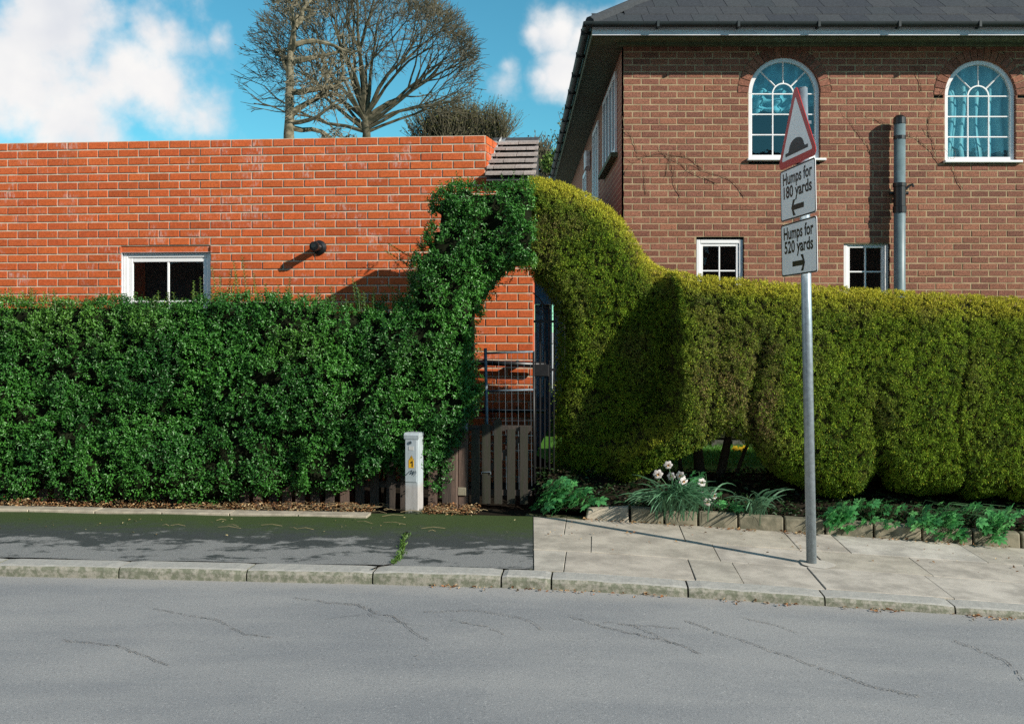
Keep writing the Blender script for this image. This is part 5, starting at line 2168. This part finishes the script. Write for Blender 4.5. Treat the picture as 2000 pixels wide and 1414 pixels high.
M['leaf_soft'] = M['leaf_soft']
BLUEGREEN = (.11, .26, .14)
T, rt_ = clump('clump of white daffodils leaning over the edging stones', 1318, 1000, 2.15, 180, .54, BLUEGREEN, .19, droop=(.13, .30))
for px, py in ((1305, 908), (1285, 926), (1311, 930), (1329, 929), (1335, 940), (1371, 942), (1368, 967), (1394, 968), (1382, 980)):
    daffodil_flower(T, px, py, 2.12 + R_.uniform(-.06, .04), (rt_[0] + R_.uniform(-.06, .08), rt_[1] + .02, rt_[2]), .044 * R_.uniform(.85, 1.1), 1)
T, rt_ = clump('flowerless clump of arching strap leaves between daffodils and pole', 1478, 1010, 2.20, 34, .50, (.13, .28, .16), .12, droop=(.13, .28), cat='plant', name='strap_leaf_plant')
T, rt_ = clump('small sparse tuft of strap leaves in shade behind pale edging stone', 1228, 990, 2.34, 7, .24, (.05, .13, .05), .08, cat='plant', name='strap_leaf_plant')
T, rt_ = clump('yellow daffodils on the lawn seen through the gap under the hedge', 1445, 893, 4.6, 22, .26, (.05, .16, .05), .16, cat='flower', name='daffodil_clump', droop=(.05, .16))
M['flower_cup'] = plain('deep yellow flower cup', (.75, .45, .01), .6)
_pet = M['petal']
for px, py in ((1436, 876), (1447, 878), (1455, 875), (1441, 883)):
    u, z = pv(px, py, 4.6)
    s = T.part('flower_stem', MB().tube([(u, 4.61, rt_[2]), (u, 4.61, z)], .004, 5), M['stem_green'])
    V, Fq = [], []
    for k in range(6):
        w = k * math.pi / 3
        c, s_ = math.cos(w) * .042, math.sin(w) * .042
        o = len(V)
        V += [(u, 4.6, z), (u + c * .6 - s_ * .35, 4.59, z + s_ * .6 + c * .35), (u + c, 4.6, z + s_), (u + c * .6 + s_ * .35, 4.59, z + s_ * .6 - c * .35)]
        Fq.append((o, o + 1, o + 2, o + 3))
    me = np_mesh('petals', np.array(V) - T.base, np.array(Fq), _pet, np.tile(np.array([.75, .55, .03]), (len(V), 1)))
    T.part('petals', me, None, parent=s)
    T.part('flower_cup', MB().tube([(u, 4.59, z), (u, 4.555, z)], [.012, .017], 8), M['flower_cup'], parent=s)


# lobed leafy plants
def lobed_leaf():
    """a deeply cut leaf, unit size, lying in x-y with its stalk at the origin"""
    V, Fq, C = [], [], []
    for a, L in ((0, 1.0), (48, .85), (-48, .85), (95, .6), (-95, .6)):
        c, s = math.cos(rad(a)), math.sin(rad(a))
        def P(x, y, z):
            return (c * x - s * y, s * x + c * y, z)
        out = [(.05, .04), (.35, .13), (.42, .26), (.55, .14), (.70, .24), (.80, .10), (1.0, .02)]
        o = len(V)
        for x, y in out:
            V.append(P(x * L, y * L, .10 * math.sin(x * 3) + .03))
            V.append(P(x * L, 0, .10 * math.sin(x * 3)))
            V.append(P(x * L, -y * L, .10 * math.sin(x * 3) + .03))
        for i in range(len(out) - 1):
            b = o + 3 * i
            Fq += [(b, b + 1, b + 4, b + 3), (b + 1, b + 2, b + 5, b + 4)]
    V = np.array(V) * np.array([1, 1, 1]) - 0
    return V, np.array(Fq)


LV, LF = lobed_leaf()
LEAFS = []
for i, c in enumerate(((.10, .36, .11), (.14, .46, .14), (.07, .28, .09), (.18, .50, .16))):
    LEAFS.append(np_mesh('leaf', LV, LF, M['leaf_soft'], np.tile(np.array(c), (len(LV), 1))))


def lobed_plant(label, spots, v0, n, size, group=None):
    u0, z0 = pv(spots[0][0], spots[0][1], v0)
    base = (u0, v0, float(g(u0)) + .05)
    T = Thing('leafy_plant', label, 'plant', base, group=group)
    mb = MB()
    n, size = int(n * 1.5), size * 1.12
    for _ in range(n):
        px, py, rx, ry = R_.choice(spots)
        v = v0 + R_.uniform(-.10, .12)
        for _t in range(10):
            a_, b_ = R_.uniform(-1, 1), R_.uniform(-1, 1)
            if a_ * a_ + b_ * b_ < 1:
                break
        u, z = pv(px + rx * a_, py + ry * b_, v)
        z = max(z, float(g(u)) + .02)
        rb = (u0 + (u - u0) * .6, v0 + .05, float(g(u)) + .04)
        mb.tube([rb, ((rb[0] + u) / 2, (rb[1] + v) / 2, max(rb[2], z) + .02), (u, v, z)], .0022, 4)
        s = size * R_.uniform(.7, 1.2)
        T.inst('leaf', R_.choice(LEAFS), (u, v, z), rot=(R_.uniform(.25, 1.1), R_.uniform(-.4, .4), R_.uniform(-2.6, -.5)), scale=(s, s, s))
    T.part('stalks', mb, M['stem_green'])


lobed_plant('low ferny leaved plant in shade at the foot of the arch', [(1075, 985, 30, 22), (1110, 968, 40, 25), (1150, 975, 28, 18), (1095, 950, 30, 14)], 2.22, 75, .075)
lobed_plant('bright lobed leaf plant next to the sign pole', [(1625, 1012, 22, 18), (1655, 1022, 22, 16), (1640, 1000, 30, 10)], 2.12, 42, .068)
lobed_plant('small scrap of lobed leaves between two bigger leafy plants', [(1705, 1022, 25, 10), (1738, 1025, 14, 8)], 2.14, 16, .055)
lobed_plant('largest spreading lobed leaf plant hanging over the edging stones', [(1800, 1020, 32, 14), (1835, 1030, 30, 20), (1868, 1040, 26, 16), (1850, 1015, 30, 12)], 2.10, 60, .072)
lobed_plant('compact lobed leaf plant at the lower end of the bed', [(1940, 1035, 26, 26), (1960, 1020, 25, 16), (1925, 1022, 14, 10)], 2.08, 44, .07)
lobed_plant('broad leaved seedling among white daffodils behind edging stones', [(1418, 975, 20, 12), (1405, 985, 12, 8), (1360, 935, 14, 12), (1440, 990, 14, 6)], 2.2, 20, .06)
lobed_plant('dim ivy like growth in deep shade under the hedge beyond the pole', [(1700, 990, 80, 14), (1850, 995, 90, 14), (1960, 1000, 40, 14)], 2.34, 60, .055)

# rough stones of a low rockery against the brown house, seen through the gap under the hedge
RK = Thing('rockery', 'low grey rockery against the brown house seen through the gap under the hedge', 'rockery', (hx(1380, 11.7), 11.7, LAWN_Z), street=False)
for r_ in range(3):
    x = hx(1230, 11.7) + .08 * r_
    while x < hx(1560, 11.7):
        w_ = R_.uniform(.14, .26)
        h_ = R_.uniform(.09, .13)
        z_ = LAWN_Z - .02 + r_ * .11
        c_ = Vector((x + w_ / 2, 11.62 + r_ * .08, z_ + h_ / 2))
        V = []
        for sx, sy, sz in ((-1, -1, -1), (1, -1, -1), (1, 1, -1), (-1, 1, -1), (-1, -1, 1), (1, -1, 1), (1, 1, 1), (-1, 1, 1)):
            V.append((c_.x + sx * w_ / 2 * R_.uniform(.75, 1.05), c_.y + sy * .1 * R_.uniform(.8, 1.1), c_.z + sz * h_ / 2 * R_.uniform(.7, 1.1)))
        RK.part('rockery_stone', MB().add(V, [(0, 3, 2, 1), (4, 5, 6, 7), (0, 1, 5, 4), (1, 2, 6, 5), (2, 3, 7, 6), (3, 0, 4, 7)]), M['rock'])
        x += w_ + .015
# unseen terrace added across the road to cut sky fill; the windows mirror it
def terrace(i, x):
    T = Thing('added_terrace_house', 'added brick terraced house unseen behind the viewer, cutting sky fill and mirrored in window glass', 'house', (x, -8.6, -.1), group='unseen terrace added across the road', street=False)
    y = -8.6
    T.part('wall', MB().box(x - 3.99, x + 3.99, y - 6, y, -.6, 6.2), M['terrace_brick'])
    T.part('roof', MB().prism([(y + .35, 6.1), (y - 3, 8.2), (y - 6.35, 6.1)], x - 3.995, x + 3.995, 'x'), M['slate'])
    for wx, wz, ww, wh in ((-2.2, 1.0, 2.0, 1.5), (-2.2, 3.9, 2.0, 1.4), (1.6, 3.9, 1.5, 1.4)):
        w = T.part('window', MB().box(x + wx - ww / 2, x + wx + ww / 2, y + .001, y + .05, wz, wz + wh), M['white_upvc'])
        T.part('pane', MB().box(x + wx - ww / 2 + .08, x + wx - .03, y + .051, y + .056, wz + .08, wz + wh - .08).box(x + wx + .03, x + wx + ww / 2 - .08, y + .051, y + .056, wz + .08, wz + wh - .08), M['dark_room'], parent=w)
    T.part('door', MB().box(x + 1.2, x + 2.1, y + .001, y + .05, 0, 2.1), M['bluegrey'])
M['terrace_brick'] = plain('terrace brick', (.22, .10, .07), .9, vary=.25, scale=3)
for i in range(6):
    terrace(i, -20 + 8.0 * i)

# ------------------------------------------------------------------ grass, litter, weeds
def tuft_mesh(n, urange, vrange, hgt, wid, cols, zf, seed=3):
    r = np.random.default_rng(seed)
    u = r.uniform(*urange, n)
    v = r.uniform(*vrange, n)
    z = zf(u, v)
    P = np.c_[u, v, z]
    D = np.c_[r.normal(0, .35, n), r.normal(0, .35, n), np.ones(n)]
    S = np.c_[r.normal(size=n), r.normal(size=n), np.zeros(n)]
    c = np.array(cols[0]) + (np.array(cols[1]) - np.array(cols[0])) * r.random(n)[:, None]
    return blades(P, D, S, r.uniform(.5, 1.1, n) * hgt, np.full(n, wid), c)


V, Fq, C = tuft_mesh(42000, (.0, 3.4), (3.4, 7.5), .05, .006, ((.05, .15, .02), (.11, .27, .035)), lambda u, v: LAWN_Z + 0 * u)
setting('grass', np_mesh('grass', V, Fq, M['leaf_soft'], C), None, kind='stuff')


def litter(n, place, size=(.012, .035), palette=((.30, .16, .07), (.42, .27, .13), (.20, .10, .05), (.50, .38, .22), (.26, .12, .05))):
    r = np.random.default_rng(n)
    P = np.array([place(r) for _ in range(n)])
    a = r.uniform(0, 2 * math.pi, n)
    D = np.c_[np.cos(a), np.sin(a), r.normal(0, .25, n)]
    N = np.c_[r.normal(0, .4, n), r.normal(0, .4, n), np.ones(n)]
    l = r.uniform(*size, n)
    c = np.array(palette)[r.integers(0, len(palette), n)] * r.uniform(.6, 1.3, n)[:, None]
    P[:, 2] += .006
    return leaf_cards(P, D, N, l, l * r.uniform(.35, .65, n), c, fold=.35)


def place_verge(r):
    x = r.uniform(-300, 735) if r.random() < .84 else r.uniform(828, 935)
    u, _ = pv(x, 990, 2.2)
    v = r.uniform(2.06, 2.42)
    return (u, v, .004 + .03 * r.random() ** 2 + .03 * (v - 2.06))


def place_gutter(r):
    x = r.choice([r.uniform(840, 1000), r.uniform(1000, 1300), r.uniform(1390, 1560), r.uniform(1640, 1760), r.uniform(1860, 2000)])
    u, _ = pg(min(x, 1999), 1112 + max(0, x - 1041) * .088)
    v = -abs(r.normal(0, .035)) - .012
    return (u, v, float(g(u)) - kerb_h(u) + .002)


def place_slabs(r):
    x = r.uniform(1045, 1999)
    y = 1010 + (x - 1041) * .07 + abs(r.normal(0, 22)) + 6
    u, v = pg(x, y)
    return (u, min(v, 2.06), float(g(u)) + .004)


def place_stone_foot(r):
    x = r.choice([r.uniform(1130, 1280), r.uniform(1290, 1480), r.uniform(1530, 1600), r.uniform(1680, 1990)])
    u, _ = pg(x, 1015 + (x - 1140) * .07)
    return (u, 2.08 - abs(r.normal(0, .04)), float(g(u)) + .005)


def place_footway(r):
    x, y = r.uniform(-200, 1035), 1012 + abs(r.normal(0, 20))
    u, v = pg(x, y)
    return (u, min(v, 1.9), .004)


def join_leaves(sets):
    Vs, Fs, Cs, o = [], [], [], 0
    for V, Fq, C in sets:
        Vs.append(V); Fs.append(Fq + o); Cs.append(C)
        o += len(V)
    return np.concatenate(Vs), np.concatenate(Fs), np.concatenate(Cs)


def bed_leaf(r):
    x = r.uniform(1045, 2080)
    v = r.uniform(2.24, 3.0)
    u, _ = pv(x, 960, v)
    return (u, v, float(g(u)) + .06 + bed_rise(u, v) + .02 + .04 * r.random())


V, Fq, C = litter(5200, bed_leaf, (.025, .055), ((.022, .060, .018), (.035, .085, .022), (.018, .045, .016), (.05, .045, .022)))  # dark leaves added to blacken the shaded bed under the hedge
setting('bed_shade_leaves', np_mesh('bed_shade_leaves', V, Fq, M['leaf_soft'], C), None, kind='stuff')
V, Fq, C = join_leaves([litter(4600, place_verge), litter(150, place_gutter, (.012, .04), ((.55, .28, .12), (.48, .34, .20), (.35, .15, .06))), litter(60, place_slabs, (.012, .03)), litter(170, place_stone_foot, (.015, .04)),
                        litter(45, place_footway, (.012, .03), ((.40, .34, .18), (.3, .22, .10)))])
setting('fallen_leaves', np_mesh('fallen_leaves', V, Fq, M['litter'], C), None, kind='stuff')
# dry straws and twigs on the verge
mb = MB()
for _ in range(70):
    x = R_.uniform(360, 940)
    u, _q = pv(x, 990, 2.2)
    v = R_.uniform(2.0, 2.4) if R_.random() < .8 else R_.uniform(1.3, 1.95)
    a = R_.uniform(-.5, .5)
    L = R_.uniform(.05, .22)
    z = .03 if v > 1.98 else .009
    mb.tube([(u, v, z), (u + L * .5 * math.cos(a), v + L * .5 * math.sin(a), z + .012), (u + L * math.cos(a), v + L * math.sin(a), z)], .0018, 4)
M['straw'] = plain('dry straw', (.36, .28, .15), .9)
setting('dry_straw', mb, M['straw'], kind='stuff')
# weeds in the footway joint
wp = [(792, 1045), (788, 1060), (786, 1075), (780, 1090), (768, 1102)]
sets = []
for (x0, y0), (x1, y1) in zip(wp[:-1], wp[1:]):
    (u0, v0), (u1, v1) = pg(x0, y0), pg(x1, y1)
    r = np.random.default_rng(int(x0))
    n = 110
    f = r.random(n)
    P = np.c_[u0 + (u1 - u0) * f + r.normal(0, .014, n), v0 + (v1 - v0) * f + r.normal(0, .014, n), np.full(n, .002)]
    D = np.c_[r.normal(0, .6, n), r.normal(0, .6, n), np.ones(n)]
    S = r.normal(size=(n, 3))
    c = np.array([.05, .12, .02]) + np.array([.08, .12, .02]) * r.random(n)[:, None]
    sets.append(blades(P, D, S, r.uniform(.01, .035, n), r.uniform(.005, .012, n), c))
Vm, Fm, Cm = join_leaves(sets)
setting('weeds', np_mesh('weeds', Vm, Fm, M['leaf_soft'], Cm), None, kind='stuff')
mb = MB()
V, Fc = [], []
cl = [(795, 1040)] + wp + [(740, 1108), (728, 1113)]
for i, (x, y) in enumerate(cl):
    u, v = pg(x, y)
    w_ = .012
    V += [(u - w_, v, .0075), (u + w_, v + .004, .0075)]
for i in range(len(cl) - 1):
    Fc.append((2 * i, 2 * i + 1, 2 * i + 3, 2 * i + 2))
setting('footway_crack', mb.add(V, Fc), M['soil'])


# ------------------------------------------------------------------ bare trees behind the houses
def grow(root, d0, L0, r0, levels, seed, bend=.16, up=.05, kids=(5, 7), ang=(28, 55), ratio=(.55, .78), minr=.012, seg=6, bias=None, env=None):
    """recursive branches -> (paths by level). Each path is a list of (point, radius)."""
    r = random.Random(seed)
    out = []
    stack = [(Vector(root), Vector(d0).normalized(), L0, r0, 0)]
    while stack:
        p, d, L, ra, lv = stack.pop()
        n = seg if lv < 2 else max(3, seg - lv)
        pts = [(p.copy(), ra)]
        nodes_ = []
        for i in range(n):
            d = (d + Vector((r.gauss(0, bend), r.gauss(0, bend), r.gauss(0, bend) + up))).normalized()
            if bias is not None:
                d = (d + bias * .04).normalized()
            p = p + d * (L / n)
            f = (i + 1) / n
            rr = max(minr * .5, ra * (1 - .72 * f))
            pts.append((p.copy(), rr))
            nodes_.append((p.copy(), d.copy(), rr, f))
            if env and lv > 0 and not env(p):
                break
        out.append((lv, pts))
        if lv >= levels:
            continue
        k = r.randint(*kids)
        for c in range(k):
            f = r.uniform(.28, 1.0) if lv else r.uniform(.35, 1.0)
            q, dd, rr, _ = nodes_[min(len(nodes_) - 1, int(f * len(nodes_)))]
            if env and lv > 0 and not env(q):
                continue
            a = rad(r.uniform(*ang))
            ax = dd.orthogonal().normalized()
            ax.rotate(Matrix.Rotation(r.uniform(0, 2 * math.pi), 3, dd))
            nd = (dd * math.cos(a) + ax * math.sin(a)).normalized()
            nl = L * r.uniform(*ratio) * (1.1 - .35 * f)
            stack.append((q, nd, nl, max(minr, rr * r.uniform(.55, .8)), lv + 1))
    return out


def tree_parts(T, paths, trunk_mat, twig_mat):
    """trunk with its main limbs, then the crown of branches and twigs"""
    tm, cm = MB(), MB()
    for lv, pts in paths:
        n = 8 if lv == 0 else (6 if lv == 1 else (4 if lv == 2 else 3))
        (tm if lv == 0 else cm).tube([p for p, _ in pts], [q for _, q in pts], n, cap=False)
    T.part('trunk', tm, trunk_mat, smooth=True)
    T.part('crown', cm, twig_mat)


def wp_at(px, py, Y):
    x, z = pY(px, py, Y)
    return Vector((x, Y, z))


# the broad bare tree: a short fork whose limbs sweep up and out
YT = 32.0
base = wp_at(714, 330, YT)
TR = Thing('bare_tree', 'broad leafless tree with fanning dark limbs above the orange brick wall', 'tree', (base.x, YT, -.35), street=False)
paths = [(0, [(Vector((base.x - .1, YT, -.4)), .34), (base, .20), (wp_at(716, 262, YT), .13), (wp_at(712, 215, YT), .10)])]
def env1(p):
    px = p.x / p.y * F + CX
    py = CY - (p.z - EYE) / p.y * F
    return ((px - 700) / 232) ** 2 + ((py - 125) / 165) ** 2 < R_.uniform(.72, 1.12)
limbs = []
for k in range(21):
    a = rad(-82 + 164 * (k + .5) / 21 + R_.uniform(-4, 4))          # fanned from nearly level on one side to nearly level on the other
    limbs.append(((R_.uniform(709, 718), 212 + 44 * (abs(math.sin(a)) ** 1.5) + R_.uniform(-4, 4)), (math.sin(a), R_.uniform(-.55, .55), math.cos(a) + .05), R_.uniform(3.2, 4.0), R_.uniform(.05, .085)))
for i, ((x, y), d, L, r) in enumerate(limbs):
    for lv, pts in grow(wp_at(x, y, YT), d, L, r, 4, 100 + i, bend=.15, up=.04, kids=(4, 6), ang=(16, 42), ratio=(.54, .80), minr=.0100, env=env1):
        paths.append((lv + 1, pts))
pts_tm = [p for p in paths if p[0] == 0]
tree_parts(TR, [(0 if lv == 0 else lv, pts) for lv, pts in paths], M['bark'], M['bark'])

# the nearer, paler tree at the edge
YT2 = 25.0
base = wp_at(566, 330, YT2)
TR = Thing('bare_tree', 'pale barked tree with twisting limbs standing nearer than the fanning bare tree', 'tree', (base.x, YT2, -.35), street=False)
paths = [(0, [(Vector((base.x, YT2, -.4)), .28), (base, .17), (wp_at(564, 262, YT2), .135), (wp_at(566, 225, YT2), .12), (wp_at(565, 185, YT2), .11), (wp_at(567, 150, YT2), .10), (wp_at(566, 112, YT2), .085), (wp_at(571, 75, YT2), .07), (wp_at(580, 30, YT2), .05)])]
def env2(p):
    px = p.x / p.y * F + CX
    py = CY - (p.z - EYE) / p.y * F
    return px > R_.uniform(430, 520) and px < R_.uniform(640, 730) and py > -60
for i, (x, y, d, L, r) in enumerate(((568, 225, (.9, .2, .5), 1.5, .10), (568, 180, (1, -.3, .2), 1.7, .09), (570, 120, (.9, .3, .45), 1.5, .09), (572, 90, (1, 0, .35), 1.6, .08), (578, 55, (.4, .2, 1), 1.2, .07),
                                     (568, 250, (1, .2, -.05), 1.7, .08), (568, 150, (-.5, -.3, .7), .5, .08), (570, 100, (.6, -.6, .8), 1.2, .07), (568, 240, (.6, -.6, .2), 1.5, .07))):
    for lv, pts in grow(wp_at(x, y, YT2), d, L, r, 4, 300 + i, bend=.2, up=.0, kids=(4, 6), ang=(30, 65), ratio=(.5, .8), minr=.011, env=env2):
        paths.append((lv + 1, pts))
tree_parts(TR, paths, M['bark_pale'], M['bark_pale'])


def bush_tree(label, spots, Y, n, L, cols, leafn, mat, name='budding_tree'):
    """a domed crown of fine upright twigs with buds"""
    b = wp_at(spots[0][0], 420, Y)
    T = Thing(name, label, 'tree', (b.x, Y, -.35), street=False)
    tm = MB().tube([(b.x, Y, -.4), (b.x + .05, Y, b.z), wp_at(spots[0][0], spots[0][1] + 20, Y)], [.2, .14, .08], 7)
    T.part('trunk', tm, M['bark'], smooth=True)
    cm = MB()
    P, D = [], []
    for _ in range(n):
        cx_, cy_, rx, ry = R_.choice(spots)
        while True:
            a, c, e = R_.uniform(-1, 1), R_.uniform(-1, 1), R_.uniform(-1, 1)
            if a * a + c * c + e * e < 1:
                break
        p = wp_at(cx_ + rx * a * .9, cy_ + ry * c * .9, Y)
        p.y += e * rx / F * Y * .8
        d = Vector((a * .6, e * .6, .9 - c * .3)) + Vector((R_.gauss(0, .3), R_.gauss(0, .3), R_.gauss(0, .2)))
        d.normalize()
        q = p + d * L * R_.uniform(.5, 1.1)
        m_ = (p + q) / 2 + Vector((R_.gauss(0, .05), R_.gauss(0, .05), 0)) * L
        cm.tube([p - d * L * .4, m_, q], [.016, .011, .005], 3, cap=False)
        for k in range(leafn):
            P.append(list(p + (q - p) * R_.uniform(.1, 1.05) + Vector((R_.gauss(0, .04), R_.gauss(0, .04), R_.gauss(0, .04)))))
            D.append([R_.gauss(0, 1), R_.gauss(0, 1), R_.gauss(.4, 1)])
    crown = T.part('crown', cm, M['bark'])
    if P:
        P, D = np.array(P), np.array(D)
        k = len(P)
        c = np.array(cols[0]) + (np.array(cols[1]) - np.array(cols[0])) * rng.random(k)[:, None]
        V, Fq, C = leaf_cards(P, D, rng.normal(size=(k, 3)), rng.uniform(.05, .12, k), rng.uniform(.03, .06, k), c)
        T.part('foliage', np_mesh('foliage', V - T.base, Fq, mat, C), None, parent=None)
    return T


bush_tree('dense olive brown budding tree low behind the orange wall', [(835, 270, 38, 30), (862, 252, 34, 34), (898, 250, 30, 28), (915, 262, 40, 30), (948, 258, 26, 20), (975, 266, 18, 16), (880, 265, 50, 30)], 40.0, 1500, 1.25, ((.10, .10, .03), (.20, .18, .07)), 3, M['leaf_soft'])
bush_tree('thin bare twiggy tree between lean to roof and hedge top', [(1062, 318, 26, 34), (1045, 310, 12, 26)], 30.0, 420, .55, ((.12, .11, .06), (.2, .17, .1)), 1, M['leaf_soft'], name='twiggy_tree')
bush_tree('small bright green bushy tree beside dark gutter above the conifer hedge', [(1092, 322, 18, 20), (1080, 330, 14, 12)], 27.0, 420, .28, ((.10, .19, .03), (.20, .30, .06)), 8, M['leaf_soft'], name='green_tree')
bush_tree('sparse young tree with small leaves rising beside the dark gutter', [(1108, 255, 14, 34), (1122, 225, 12, 26), (1100, 285, 10, 20)], 30.0, 70, .5, ((.10, .13, .04), (.18, .2, .07)), 4, M['leaf_soft'], name='young_tree')

print('objects', len(bpy.data.objects), 'tris', sum(len(o.data.polygons) for o in bpy.data.objects if o.type == 'MESH'))
